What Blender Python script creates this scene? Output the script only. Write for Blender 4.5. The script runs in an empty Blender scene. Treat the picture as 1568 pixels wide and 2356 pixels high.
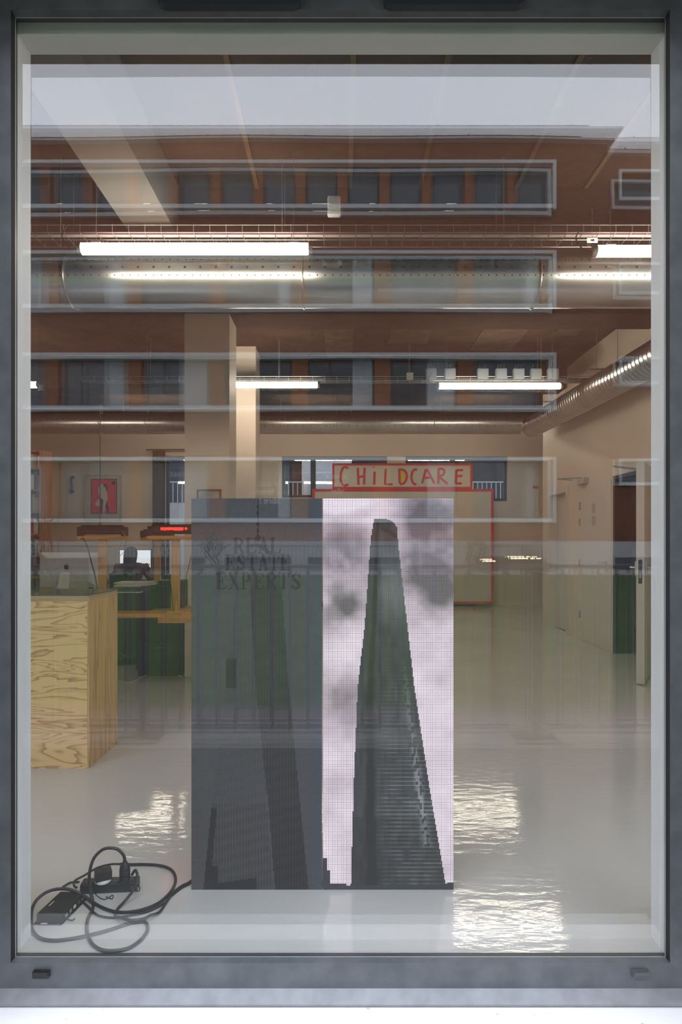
import bpy, bmesh, math, random
import numpy as np
from mathutils import Vector, Matrix
random.seed(7); rng = np.random.default_rng(7)
S = bpy.context.scene
C = S.collection
PI = math.pi
# ---------------------------------------------------------------- camera, sky, exposure
EYE = 1.328; DC = 2.0; FPX = 1418.0; CX = 784.0; HY = 1250.0
cd = bpy.data.cameras.new('camera'); cam = bpy.data.objects.new('camera', cd); C.objects.link(cam)
cd.sensor_fit = 'HORIZONTAL'; cd.sensor_width = 36.0; cd.lens = 36.0 * FPX / 1568.0
cd.shift_y = (HY - 1178.0) / 1568.0
cam.location = (0, -DC, EYE); cam.rotation_euler = (PI / 2, 0, 0)
cd.clip_start = 0.02; cd.clip_end = 300
S.camera = cam
W = bpy.data.worlds.new('overcast_sky'); S.world = W; W.use_nodes = True
wn = W.node_tree.nodes; wl = W.node_tree.links
bg = wn['Background']; bg.inputs['Strength'].default_value = 3.9
tc = wn.new('ShaderNodeTexCoord'); nz = wn.new('ShaderNodeTexNoise'); nz.inputs['Scale'].default_value = 1.6
nz.inputs['Detail'].default_value = 5
rp = wn.new('ShaderNodeValToRGB')
rp.color_ramp.elements[0].position = .3; rp.color_ramp.elements[0].color = (.80, .87, 1.0, 1)
rp.color_ramp.elements[1].position = .7; rp.color_ramp.elements[1].color = (.88, .93, 1.05, 1)
wl.new(tc.outputs['Generated'], nz.inputs['Vector']); wl.new(nz.outputs['Fac'], rp.inputs['Fac'])
wl.new(rp.outputs['Color'], bg.inputs['Color'])
S.view_settings.view_transform = 'Standard'; S.view_settings.look = 'None'
S.view_settings.gamma = 1; S.view_settings.use_curve_mapping = False
S.view_settings.exposure = 0.0
LAMP = 33.0                                   # radiance of the tube lamps

# ---------------------------------------------------------------- helpers
def at(px, py, d):                            # a point d metres in front of the camera, in metres
    return Vector(((px - CX) * d / FPX, d - DC, EYE + (HY - py) * d / FPX))
def fx(px, d): return (px - CX) * d / FPX
def fz(py, d): return EYE + (HY - py) * d / FPX
def onfloor(px, py, z=0.0):
    return at(px, py, FPX * (EYE - z) / (py - HY))

MATS = {}
def nodes(name):
    m = bpy.data.materials.new(name); m.use_nodes = True
    nt = m.node_tree; b = nt.nodes['Principled BSDF']
    return m, nt, b
def ramp(nt, cols, pos=None):
    r = nt.nodes.new('ShaderNodeValToRGB'); e = r.color_ramp.elements
    pos = pos or [i / (len(cols) - 1) for i in range(len(cols))]
    while len(e) < len(cols): e.new(.5)
    for i, c in enumerate(cols):
        e[i].position = pos[i]; e[i].color = (*c, 1)
    return r
def objcoord(nt, scale=(1, 1, 1), swizzle=None):
    t = nt.nodes.new('ShaderNodeTexCoord'); v = t.outputs['Object']
    if swizzle:
        s = nt.nodes.new('ShaderNodeSeparateXYZ'); c = nt.nodes.new('ShaderNodeCombineXYZ')
        nt.links.new(v, s.inputs[0])
        for i, k in enumerate(swizzle): nt.links.new(s.outputs['XYZ'.index(k)], c.inputs[i])
        v = c.outputs[0]
    m = nt.nodes.new('ShaderNodeMapping'); m.inputs['Scale'].default_value = scale
    nt.links.new(v, m.inputs['Vector'])
    return m.outputs[0]
def PM(name, c, rough=.5, metal=0.0, var=.1, scale=6.0, bump=0.0, bscale=30.0, spec=.5, stretch=(1, 1, 1), coat=0.0):
    if name in MATS: return MATS[name]
    m, nt, b = nodes(name)
    v = objcoord(nt, stretch)
    n = nt.nodes.new('ShaderNodeTexNoise'); n.inputs['Scale'].default_value = scale; n.inputs['Detail'].default_value = 6
    nt.links.new(v, n.inputs['Vector'])
    lo = tuple(max(0, x * (1 - var)) for x in c); hi = tuple(min(1, x * (1 + var)) for x in c)
    r = ramp(nt, [lo, hi], [.3, .7]); nt.links.new(n.outputs['Fac'], r.inputs['Fac'])
    nt.links.new(r.outputs['Color'], b.inputs['Base Color'])
    b.inputs['Roughness'].default_value = rough; b.inputs['Metallic'].default_value = metal
    b.inputs['Specular IOR Level'].default_value = spec; b.inputs['Coat Weight'].default_value = coat
    if bump:
        n2 = nt.nodes.new('ShaderNodeTexNoise'); n2.inputs['Scale'].default_value = bscale; n2.inputs['Detail'].default_value = 4
        nt.links.new(v, n2.inputs['Vector'])
        bp = nt.nodes.new('ShaderNodeBump'); bp.inputs['Strength'].default_value = bump; bp.inputs['Distance'].default_value = .01
        nt.links.new(n2.outputs['Fac'], bp.inputs['Height']); nt.links.new(bp.outputs[0], b.inputs['Normal'])
    MATS[name] = m
    return m
def EM(name, c, s):
    if name in MATS: return MATS[name]
    m, nt, b = nodes(name)
    b.inputs['Base Color'].default_value = (*c, 1)
    b.inputs['Emission Color'].default_value = (*c, 1); b.inputs['Emission Strength'].default_value = s
    MATS[name] = m; return m
def wood(name, c1, c2, axis='Z', lines=26.0, dist=6.0, rough=.45):
    if name in MATS: return MATS[name]
    m, nt, b = nodes(name)
    st = {'X': (.5, 7, 7), 'Z': (9, 9, .45), 'H': (1.1, 1.1, 7.5)}[axis]
    v = objcoord(nt, st)
    n = nt.nodes.new('ShaderNodeTexNoise'); n.inputs['Scale'].default_value = 1.0; n.inputs['Detail'].default_value = 3.5; n.inputs['Roughness'].default_value = .45
    n.inputs['Distortion'].default_value = .6 if axis == 'H' else .15
    nt.links.new(v, n.inputs['Vector'])
    mu = nt.nodes.new('ShaderNodeMath'); mu.operation = 'MULTIPLY'; mu.inputs[1].default_value = lines
    nt.links.new(n.outputs['Fac'], mu.inputs[0])
    fr = nt.nodes.new('ShaderNodeMath'); fr.operation = 'FRACT'; nt.links.new(mu.outputs[0], fr.inputs[0])
    mid = tuple((a * 1.6 + d) / 2.6 for a, d in zip(c1, c2))
    r = ramp(nt, [c1, c1, mid, c2, c1], [0, .5, .72, .93, 1.0])
    nt.links.new(fr.outputs[0], r.inputs['Fac']); nt.links.new(r.outputs['Color'], b.inputs['Base Color'])
    b.inputs['Roughness'].default_value = rough
    MATS[name] = m; return m

ORG = {}
class G:
    def __init__(s): s.v = []; s.f = []
    def add(s, vs, fs):
        o = len(s.v); s.v += [tuple(x) for x in vs]; s.f += [tuple(i + o for i in q) for q in fs]; return s
    def box(s, x0, x1, y0, y1, z0, z1):
        v = [(x, y, z) for z in (z0, z1) for y in (y0, y1) for x in (x0, x1)]
        return s.add(v, [(0, 2, 3, 1), (4, 5, 7, 6), (0, 1, 5, 4), (2, 6, 7, 3), (0, 4, 6, 2), (1, 3, 7, 5)])
    def rbox(s, x0, x1, y0, y1, z0, z1, b=.01, axis='Y', n=4):      # box with rounded long edges, extruded on axis
        def prof(a0, a1, c0, c1):
            P = []
            for (cx, cy, t0) in ((a1 - b, c1 - b, 0), (a0 + b, c1 - b, .5), (a0 + b, c0 + b, 1), (a1 - b, c0 + b, 1.5)):
                for k in range(n + 1):
                    t = (t0 + .5 * k / n) * PI; P.append((cx + b * math.cos(t), cy + b * math.sin(t)))
            return P
        if axis == 'Y': P = prof(x0, x1, z0, z1); a = [(p, y0, q) for p, q in P]; c = [(p, y1, q) for p, q in P]
        elif axis == 'X': P = prof(y0, y1, z0, z1); a = [(x0, p, q) for p, q in P]; c = [(x1, p, q) for p, q in P]
        else: P = prof(x0, x1, y0, y1); a = [(p, q, z0) for p, q in P]; c = [(p, q, z1) for p, q in P]
        m = len(P)
        return s.add(a + c, [tuple(range(m)), tuple(range(2 * m - 1, m - 1, -1))] + [(i, m + i, m + (i + 1) % m, (i + 1) % m) for i in range(m)])
    def prism(s, poly, y0, y1):              # polygon in XZ, extruded along Y
        m = len(poly)
        return s.add([(x, y0, z) for x, z in poly] + [(x, y1, z) for x, z in poly],
                     [tuple(range(m)), tuple(range(2 * m - 1, m - 1, -1))] + [(i, m + i, m + (i + 1) % m, (i + 1) % m) for i in range(m)])
    def tube(s, pts, r, n=8, caps=True):
        pts = [Vector(p) for p in pts]; rs = r if isinstance(r, (list, tuple)) else [r] * len(pts)
        base = len(s.v); t0 = (pts[1] - pts[0]).normalized()
        up = Vector((0, 0, 1)) if abs(t0.z) < .9 else Vector((1, 0, 0))
        u = t0.cross(up).normalized()
        vs = []; 
        for i, p in enumerate(pts):
            t = (pts[min(i + 1, len(pts) - 1)] - pts[max(i - 1, 0)])
            if t.length < 1e-9: t = t0
            t = t.normalized(); u = (u - t * u.dot(t))
            if u.length < 1e-6: u = t.orthogonal()
            u = u.normalized(); w = t.cross(u)
            for k in range(n):
                a = 2 * PI * k / n; vs.append(p + (u * math.cos(a) + w * math.sin(a)) * rs[i])
        fs = [(i * n + k, i * n + (k + 1) % n, (i + 1) * n + (k + 1) % n, (i + 1) * n + k) for i in range(len(pts) - 1) for k in range(n)]
        if caps: fs += [tuple(range(n - 1, -1, -1)), tuple((len(pts) - 1) * n + k for k in range(n))]
        return s.add(vs, fs)
    def cyl(s, p0, p1, r, n=16, r1=None): return s.tube([p0, p1], [r, r if r1 is None else r1], n)
    def lathe(s, prof, c, n=20):             # prof: (r, z) about the vertical through c
        vs = [(c[0] + r * math.cos(2 * PI * k / n), c[1] + r * math.sin(2 * PI * k / n), c[2] + z) for r, z in prof for k in range(n)]
        m = len(prof)
        fs = [(i * n + k, i * n + (k + 1) % n, (i + 1) * n + (k + 1) % n, (i + 1) * n + k) for i in range(m - 1) for k in range(n)]
        fs += [tuple(range(n - 1, -1, -1)), tuple((m - 1) * n + k for k in range(n))]
        return s.add(vs, fs)
    def ell(s, c, r, n=14, m=9):
        vs = []; fs = []
        for i in range(m + 1):
            t = PI * i / m
            for k in range(n):
                a = 2 * PI * k / n
                vs.append((c[0] + r[0] * math.sin(t) * math.cos(a), c[1] + r[1] * math.sin(t) * math.sin(a), c[2] + r[2] * math.cos(t)))
        for i in range(m):
            for k in range(n): fs.append((i * n + k, (i + 1) * n + k, (i + 1) * n + (k + 1) % n, i * n + (k + 1) % n))
        return s.add(vs, fs)
    def rotz(s, a, c):
        ca, sa = math.cos(a), math.sin(a)
        s.v = [(c[0] + (x - c[0]) * ca - (y - c[1]) * sa, c[1] + (x - c[0]) * sa + (y - c[1]) * ca, z) for x, y, z in s.v]; return s
    def build(s, name, mat, parent=None, smooth=False, label=None, cat=None, group=None, kind=None, angle=35):
        v = np.array(s.v); lo = v.min(0); hi = v.max(0)
        o3 = Vector(((lo[0] + hi[0]) / 2, (lo[1] + hi[1]) / 2, lo[2]))
        me = bpy.data.meshes.new(name); me.from_pydata([tuple(x) for x in (v - np.array(o3))], [], s.f)
        bm = bmesh.new(); bm.from_mesh(me); bmesh.ops.remove_doubles(bm, verts=bm.verts, dist=1e-6)
        bmesh.ops.recalc_face_normals(bm, faces=bm.faces); bm.to_mesh(me); bm.free()
        if smooth: me.shade_smooth() if hasattr(me, 'shade_smooth') else None
        if smooth:
            try: me.set_sharp_from_angle(angle=math.radians(angle))
            except Exception: pass
        me.materials.append(mat)
        o = bpy.data.objects.new(name, me); C.objects.link(o)
        if parent: o.parent = parent; o.location = o3 - ORG[parent]
        else: o.location = o3
        ORG[o] = o3
        tag(o, label, cat, group, kind); return o
def tag(o, label=None, cat=None, group=None, kind=None):
    if label: o['label'] = label
    if cat: o['category'] = cat
    if group: o['group'] = group
    if kind: o['kind'] = kind
    return o
def thing(name, loc, label=None, cat=None, group=None, kind=None):
    o = bpy.data.objects.new(name, None); C.objects.link(o); o.location = loc; o.empty_display_size = .05
    ORG[o] = Vector(loc); return tag(o, label, cat, group, kind)
def share(src, parent, loc, name=None):       # a copy that shares mesh data, placed at a world point
    c = src.copy(); C.objects.link(c); c.parent = parent
    c.location = Vector(loc) - (ORG[parent] if parent else Vector()); ORG[c] = Vector(loc); return c
def copy_tree(o, delta, label=None, parent=None):
    c = o.copy(); C.objects.link(c); c.parent = parent
    if parent is None: c.location = o.location + Vector(delta)
    ORG[c] = ORG[o] + Vector(delta)
    if label: c['label'] = label
    for ch in [x for x in bpy.data.objects if x.parent == o]: copy_tree(ch, delta, None, c)
    return c
def spline(pts, k=6):                          # Catmull-Rom
    P = [Vector(p) for p in pts]; P = [P[0] * 2 - P[1]] + P + [P[-1] * 2 - P[-2]]; out = []
    for i in range(1, len(P) - 2):
        for j in range(k):
            t = j / k; a, b, c, d = P[i - 1], P[i], P[i + 1], P[i + 2]
            out.append(.5 * ((2 * b) + (c - a) * t + (2 * a - 5 * b + 4 * c - d) * t * t + (3 * b - a - 3 * c + d) * t ** 3))
    out.append(P[-2]); return out

# ---------------------------------------------------------------- materials
white = PM('white_paint', (.66, .66, .63), .55, var=.03, scale=2)
wallm = PM('wall_paint', (.69, .60, .49), .6, var=.03, scale=1.5, bump=.05, bscale=60)
revealm = PM('reveal_paint', (.80, .82, .82), .5, var=.02)
framem = PM('anodised_frame', (.115, .125, .135), .42, metal=.25, var=.18, scale=14, bump=.04, bscale=400)
framed = PM('inner_frame', (.10, .105, .11), .4, metal=.2, var=.08)
gasket = PM('black_gasket', (.008, .008, .008), .7, var=.1)
alu = PM('spacer_aluminium', (.72, .74, .74), .35, metal=.1, var=.05)
black = PM('black_plastic', (.016, .017, .018), .45, var=.2)
blackm = PM('black_metal', (.03, .03, .03), .4, metal=.5, var=.1)
dgrey = PM('dark_grey_plastic', (.06, .062, .065), .5)
steel = PM('galvanised_steel', (.52, .52, .50), .28, metal=.95, var=.1, scale=3)
steelw = PM('tray_wire', (.42, .40, .37), .35, metal=.8)
concrete = PM('raw_concrete', (.046, .031, .021), .9, spec=.08, var=.28, scale=2.2, bump=.3, bscale=14)
pale_c = PM('painted_beam', (.125, .112, .098), .9, spec=.1, var=.06, scale=4)
pine = wood('pine', (.66, .34, .085), (.42, .19, .04), 'X', 6)
pine_v = wood('pine_upright', (.60, .32, .085), (.40, .18, .045), 'Z', 5)
ply_f = wood('plywood_face', (.86, .60, .26), (.48, .24, .08), 'H', 15)
ply_s = wood('plywood_side', (.66, .42, .17), (.42, .23, .08), 'Z', 9)
ply_e = PM('plywood_edge', (.52, .35, .18), .6, var=.35, scale=30, stretch=(.1, .1, 6))
shelfw = wood('shelf_wood', (.36, .17, .06), (.24, .10, .03), 'Z', 5)
red = PM('red_paint', (.62, .045, .03), .6, var=.12)
boardm = PM('board_cream', (.62, .56, .46), .65, var=.03)
whitep = PM('white_plastic', (.75, .75, .73), .4, var=.03)
greyp = PM('grey_plastic', (.45, .44, .41), .5, var=.05)

# floor: glossy resin with a slightly wavy coat
floorm, nt, b = nodes('resin_floor')
v = objcoord(nt)
n1 = nt.nodes.new('ShaderNodeTexNoise'); n1.inputs['Scale'].default_value = .8; n1.inputs['Detail'].default_value = 5
nt.links.new(v, n1.inputs['Vector'])
r = ramp(nt, [(.56, .56, .53), (.63, .63, .60)], [.35, .65]); nt.links.new(n1.outputs['Fac'], r.inputs['Fac'])
nt.links.new(r.outputs['Color'], b.inputs['Base Color'])
b.inputs['Roughness'].default_value = .10
n2 = nt.nodes.new('ShaderNodeTexNoise'); n2.inputs['Scale'].default_value = 1; n2.inputs['Detail'].default_value = 3
v2 = objcoord(nt, (10, 26, 10)); nt.links.new(v2, n2.inputs['Vector'])
bp = nt.nodes.new('ShaderNodeBump'); bp.inputs['Strength'].default_value = .07; bp.inputs['Distance'].default_value = .02; b.inputs['Specular IOR Level'].default_value = .75
nt.links.new(n2.outputs['Fac'], bp.inputs['Height']); nt.links.new(bp.outputs[0], b.inputs['Normal']); nt.links.new(bp.outputs[0], b.inputs['Coat Normal'])
b.inputs['Coat Weight'].default_value = .22; b.inputs['Coat Roughness'].default_value = .06

# window glass: clear sheet with Fresnel mirror reflection and a little dust
def glassmat(name, ior, dust, tint=(1, 1, 1)):
    m = bpy.data.materials.new(name); m.use_nodes = True; nt = m.node_tree; N = nt.nodes; L = nt.links
    N.remove(N['Principled BSDF']); out = N['Material Output']
    tr = N.new('ShaderNodeBsdfTransparent'); tr.inputs[0].default_value = (*tint, 1)
    gl = N.new('ShaderNodeBsdfGlossy'); gl.inputs['Roughness'].default_value = 0
    lw = N.new('ShaderNodeLayerWeight'); lw.inputs['Blend'].default_value = .5       # Schlick: r0 + (1 - r0) * (1 - cos)^5
    pw = N.new('ShaderNodeMath'); pw.operation = 'POWER'; pw.inputs[1].default_value = 5; L.new(lw.outputs['Facing'], pw.inputs[0])
    fr = N.new('ShaderNodeMapRange'); fr.inputs['To Min'].default_value = ior; L.new(pw.outputs[0], fr.inputs['Value'])
    mx = N.new('ShaderNodeMixShader'); L.new(fr.outputs[0], mx.inputs[0]); L.new(tr.outputs[0], mx.inputs[1]); L.new(gl.outputs[0], mx.inputs[2])
    last = mx
    if dust:
        v = objcoord(nt, (1, 1, 1))
        vo = N.new('ShaderNodeTexVoronoi'); vo.inputs['Scale'].default_value = 48; L.new(v, vo.inputs['Vector'])
        lt = N.new('ShaderNodeMath'); lt.operation = 'LESS_THAN'; lt.inputs[1].default_value = .050; L.new(vo.outputs['Distance'], lt.inputs[0])
        n = N.new('ShaderNodeTexNoise'); n.inputs['Scale'].default_value = 3.0; n.inputs['Detail'].default_value = 4; L.new(v, n.inputs['Vector'])
        gt = N.new('ShaderNodeMapRange'); gt.inputs['From Min'].default_value = .45; gt.inputs['From Max'].default_value = .7; gt.inputs['To Max'].default_value = .34
        L.new(n.outputs['Fac'], gt.inputs['Value'])
        mu = N.new('ShaderNodeMath'); mu.operation = 'MULTIPLY'; L.new(lt.outputs[0], mu.inputs[0]); L.new(gt.outputs[0], mu.inputs[1])
        ad = N.new('ShaderNodeMath'); ad.operation = 'ADD'; ad.inputs[1].default_value = dust; L.new(mu.outputs[0], ad.inputs[0])
        df = N.new('ShaderNodeBsdfDiffuse'); df.inputs[0].default_value = (.8, .8, .78, 1)
        m2 = N.new('ShaderNodeMixShader'); L.new(ad.outputs[0], m2.inputs[0]); L.new(mx.outputs[0], m2.inputs[1]); L.new(df.outputs[0], m2.inputs[2]); last = m2
    L.new(last.outputs[0], out.inputs['Surface'])
    return m
glass_o = glassmat('outer_glass', .10, .002)
glass_i = glassmat('inner_glass', .09, 0, (.985, .995, .985))
glass_b = glassmat('back_window_glass', .06, 0)

# brick
def brickmat(name, c1, c2, mortar, sw='XZY'):
    m, nt, b = nodes(name); v = objcoord(nt, (1, 1, 1), sw)
    k = nt.nodes.new('ShaderNodeTexBrick'); k.inputs['Scale'].default_value = 1.0
    k.inputs['Brick Width'].default_value = .24; k.inputs['Row Height'].default_value = .075; k.inputs['Mortar Size'].default_value = .007
    k.inputs['Color1'].default_value = (*c1, 1); k.inputs['Color2'].default_value = (*c2, 1); k.inputs['Mortar'].default_value = (*mortar, 1)
    nt.links.new(v, k.inputs['Vector']); nt.links.new(k.outputs['Color'], b.inputs['Base Color'])
    b.inputs['Roughness'].default_value = .85; return m
brick = brickmat('brown_brick', (.19, .066, .034), (.24, .088, .044), (.10, .055, .04))
brick_o = brickmat('orange_brick', (.22, .085, .042), (.27, .105, .05), (.12, .07, .05))
bglass = PM('dark_window_glass', (.055, .062, .07), .12, var=.35, scale=.5, spec=.6)
bframe = PM('pale_window_surround', (.60, .62, .62), .5, var=.05)
bdark = PM('dark_window_frame', (.045, .047, .05), .5)

# ================================================================ STRUCTURE
H = 3.9; XR = 3.3; YB = 11.2; XL = -8.0; YR = 8.08
K = dict(kind='structure')
G().box(XL, 6.5, 0, YB + .2, -.12, 0).build('floor', floorm, **K)
G().box(XL, 6.5, .085, YB + .2, H, H + .25).build('ceiling', concrete, **K)
g = G()                                                            # wall behind the shop window, with its opening
RD = .085; RS = 2.981
SW = [(-3.70, -1.60), (1.45, 3.22)]                               # two shop windows added out of view to let in more daylight
def row_wall(a, b_, y0, y1, top, bot, hi, lo):                      # a wall with three openings
    q = [XL, SW[0][0], SW[0][1], a, b_, SW[1][0], SW[1][1], 6.5]
    for i in range(0, 8, 2): g.box(q[i], q[i + 1], y0, y1, lo, hi)
    for i in (1, 3, 5): g.box(q[i], q[i + 1], y0, y1, top, hi)
    return q
row_wall(-1.049, 1.048, 0, RD, RS, 0, H, 0)
g.build('wall_front', revealm, **K)
g = G()
OW = 1.1615; OT = 3.077; FY = -.36
row_wall(-OW, OW, FY, 0, OT, 0, 12, -.4)
for a, c in SW: g.box(a, c, FY, 0, -.4, -.088)
g.box(-OW, OW, -.115, 0, -.4, -.115)
facade = PM('facade_render', (.30, .30, .29), .8, var=.1, scale=3)
g.build('wall_facade', facade, **K)
sillm = PM('white_sill', (.86, .86, .84), .75, var=.04, scale=9, bump=.12, bscale=90)
m_, nt_, b_ = nodes('chipped_white_paint')
v_ = objcoord(nt_, (9, 16, 9)); n_ = nt_.nodes.new('ShaderNodeTexNoise'); n_.inputs['Scale'].default_value = 3.2; n_.inputs['Detail'].default_value = 6
nt_.links.new(v_, n_.inputs['Vector']); r_ = ramp(nt_, [(.42, .30, .22), (.82, .82, .80), (.82, .82, .80)], [.285, .315, 1.0])
nt_.links.new(n_.outputs['Fac'], r_.inputs['Fac']); nt_.links.new(r_.outputs['Color'], b_.inputs['Base Color']); b_.inputs['Roughness'].default_value = .7
G().box(-OW, OW, -.40, -.115, -.4, -.088).build('sill_stone', m_, **K)
G().box(XL - .2, XL, 0, YB + .2, 0, H).build('wall_left', wallm, **K)
# right wall, with its three door openings (d measured from the camera)
def yd(px): return FPX * XR / (px - CX) - DC
DA = (yd(1304), yd(1263)); DCo = (4.50, yd(1414))
g = G(); T = .18
segs = [(.085, DCo[0]), (DCo[1], DA[0]), (DA[1], YR)]
for a, c in segs: g.box(XR, XR + T, a, c, 0, H)
g.box(XR, XR + T, DCo[0], DCo[1], 2.12, H); g.box(XR, XR + T, DA[0], DA[1], 2.12, H)
g.build('wall_right', wallm, **K)
G().box(XR + T, 6.5, YR - .18, YR, 0, H).build('wall_return', wallm, **K)
G().box(6.3, 6.5, .085, YB, 0, H).build('wall_far_right', wallm, **K)
# back wall with windows
BW = [(-1.266, .987, 2.306, 3.19), (1.378, 3.566, 2.231, 3.19)]
TW = (-3.76, -2.75, .15, 3.19)
g = G(); D2 = .25
def wallseg(x0, x1, z0, z1): g.box(x0, x1, YB, YB + D2, z0, z1)
wallseg(XL, TW[0], 0, H); wallseg(TW[0], TW[1], 0, TW[2]); wallseg(TW[0], TW[1], TW[3], H); wallseg(TW[1], BW[0][0], 0, H)
for (x0, x1, z0, z1) in BW: wallseg(x0, x1, 0, z0); wallseg(x0, x1, z1, H)
wallseg(BW[0][1], BW[1][0], 0, H); wallseg(BW[1][1], 6.5, 0, H)
g.build('wall_back', wallm, **K)
for i, (x0, x1, z0, z1) in enumerate(BW + [TW]):
    w = thing('window_%d' % (i + 2), ((x0 + x1) / 2, YB + .1, z0), kind='structure')
    ym = YB + .06
    f = G(); t = .06
    f.box(x0, x1, ym, ym + .07, z0, z0 + t); f.box(x0, x1, ym, ym + .07, z1 - t, z1)
    f.box(x0, x0 + t, ym, ym + .07, z0 + t, z1 - t); f.box(x1 - t, x1, ym, ym + .07, z0 + t, z1 - t)
    xm = {0: -.60, 1: 2.4, 2: -3.3}[i]
    f.box(xm - .055, xm + .055, ym, ym + .07, z0 + t, z1 - t)
    f.build('window_frame', bdark, w)
    G().box(x0 + t, xm - .055, ym + .03, ym + .036, z0 + t, z1 - t).build('pane', glass_b, w)
    G().box(xm + .055, x1 - t, ym + .03, ym + .036, z0 + t, z1 - t).build('pane', glass_b, w)
# beams
bm_ = thing('beam_grid', (0, 3, 3.5), kind='structure')
G().box(-1.50, -1.17, .085, 2.45, 3.53, H).build('beam', pale_c, bm_)
G().box(XL, XR, 2.45, 2.95, 3.53, H).build('beam', concrete, bm_)
G().box(XL, XR, 4.15, 4.60, 3.62, H).build('beam', concrete, bm_)
G().box(XL, XR, 7.0, 7.4, 3.60, H).build('beam', concrete, bm_)
for x in (-.62, .05, .55, 1.25, 1.75, 2.5):                            # longitudinal formwork strips
    G().box(x, x + .03, .085, 2.45, H - .012, H).build('formwork_seam', PM('seam', (.095, .066, .036), .9, spec=.1), bm_)
for x, w_, y0, y1 in ((.6, .5, 4.8, 5.9), (1.7, .55, 4.75, 6.2), (2.6, .3, 4.8, 5.6), (-.2, .35, 5.0, 6.5)):
    G().box(x, x + w_, y0, y1, H - .01, H).build('plaster_patch', PM('patch', (.066, .048, .036), .9, spec=.08, var=.2), bm_)
# columns
c1 = G().box(-1.56, -1.113, 4.15, 4.55, 0, 3.62).build('column', wallm, label='cream painted square column hung with a small framed print', cat='column')
c2 = G().box(-1.56, -1.113, 6.05, 6.45, 0, H).build('column', wallm, label='cream painted square column half hidden behind the column with the framed print', cat='column')

# ---------------------------------------------------------------- the shop window
w1 = thing('window_1', (0, 0, -.12), kind='structure')
def ring(x0, x1, z0, z1, X0, X1, Z0, Z1, y0, y1, name, mat, par):      # inner rect, outer rect: four mitred bars
    for q in ([(X0, Z0), (X1, Z0), (x1, z0), (x0, z0)], [(X0, Z1), (x0, z1), (x1, z1), (X1, Z1)],
              [(X0, Z0), (x0, z0), (x0, z1), (X0, Z1)], [(X1, Z0), (X1, Z1), (x1, z1), (x1, z0)]):
        G().prism(q, y0, y1).build(name, mat, par)
def rg(l, r, t, bt, d, O, y0, y1, name, mat):
    x0, x1, z0, z1 = fx(l, d), fx(r, d), fz(bt, d), fz(t, d)
    if not isinstance(O, tuple): O = (x0 - O, x1 + O, z0 - O, z1 + O)
    ring(x0, x1, z0, z1, O[0], O[1], O[2], O[3], y0, y1, name, mat, w1)
rg(24, 1541, 22, 2216, 1.915, (-OW, OW, -.088, OT), -.085, -.056, 'frame_profile', framem)
rg(28, 1537, 27, 2211, 1.925, .004, -.083, -.058, 'outer_gasket', gasket)
rg(33, 1532, 36, 2205, 1.955, .03, -.052, -.036, 'spacer_bar', alu)
rg(40, 1527, 52, 2192, 2.0, .08, -.022, 0, 'inner_frame_profile', framed)
# outer pane: flat; inner pane: bowed by the pressure in the sealed unit
MY = -.055
G().add([(-1.06, MY, -.02), (1.06, MY, -.02), (1.06, MY, 3.01), (-1.06, MY, 3.01)], [(0, 1, 2, 3)]).build('outer_pane', glass_o, w1)
nx, nz_ = 24, 34; vs = []; R = 205.0
for j in range(nz_ + 1):
    for i in range(nx + 1):
        x = -1.06 + 2.12 * i / nx; z = -.02 + 3.03 * j / nz_
        wv = .00012 * math.sin(x * 7 + 1) * math.sin(z * 5)
        vs.append((x, -.034 + (x * x + (z - 1.5) ** 2) / (2 * R) + wv, z))
fs = [(j * (nx + 1) + i, j * (nx + 1) + i + 1, (j + 1) * (nx + 1) + i + 1, (j + 1) * (nx + 1) + i) for j in range(nz_) for i in range(nx)]
G().add(vs, fs).build('inner_pane', glass_i, w1, smooth=True, angle=180)
for i, (a, c) in enumerate(SW):
    w5 = thing('window_%d' % (5 + i), ((a + c) / 2, -.05, -.09), kind='structure')  # added side window outside the view, brightens the plinth and column
    ring(a + .10, c - .10, .0, 2.98, a, c, -.088, OT, -.085, -.02, 'frame_profile', framem, w5)
    G().add([(a + .09, MY, -.01), (c - .09, MY, -.01), (c - .09, MY, 2.99), (a + .09, MY, 2.99)], [(0, 1, 2, 3)]).build('pane', glass_o, w5)
# flashing, drain caps, vents
flash = PM('zinc_flashing', (.235, .24, .25), .45, metal=.35, var=.12, scale=20, bump=.03, bscale=300)
G().add([(-OW, -.085, -.055), (OW, -.085, -.055), (OW, -.122, -.078), (-OW, -.122, -.078), (-OW, -.085, -.06), (OW, -.085, -.06), (OW, -.122, -.084), (-OW, -.122, -.084)],
        [(0, 1, 2, 3), (4, 7, 6, 5), (3, 2, 6, 7), (0, 4, 5, 1), (0, 3, 7, 4), (1, 5, 6, 2)]).build('trim_1', flash, **K)
for px, lab, mt in ((95, 'left', black), (1473, 'right', framed)):
    p = at(px, 2241, 1.91)
    g = G(); g.rbox(p.x - .026, p.x + .026, -.095, -.085, p.z - .011, p.z + .011, .003, 'Y')
    g.box(p.x - .023, p.x + .023, -.098, -.095, p.z - .002, p.z + .009)
    g.build('drain_cap', mt, w1, True)
ventm = PM('vent_hood', (.022, .028, .036), .35, var=.1)
for x0, x1 in ((363, 690), (883, 1208)):
    X0, X1 = fx(x0, 1.89), fx(x1, 1.89); ZV = fz(10, 1.89); P = []
    for k in range(9): P.append((X0 + .03 - .03 * math.cos(PI / 2 * k / 8) * 1.0 + 0, ZV + .016 - .016 * math.sin(PI / 2 * k / 8)))
    Q = [(X1 - (x - X0), z) for x, z in reversed(P)]
    vv = G().prism([(X0, 3.07)] + P + Q + [(X1, 3.07)], -.11, -.085).build('vent_hood', ventm, w1, True)

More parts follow.
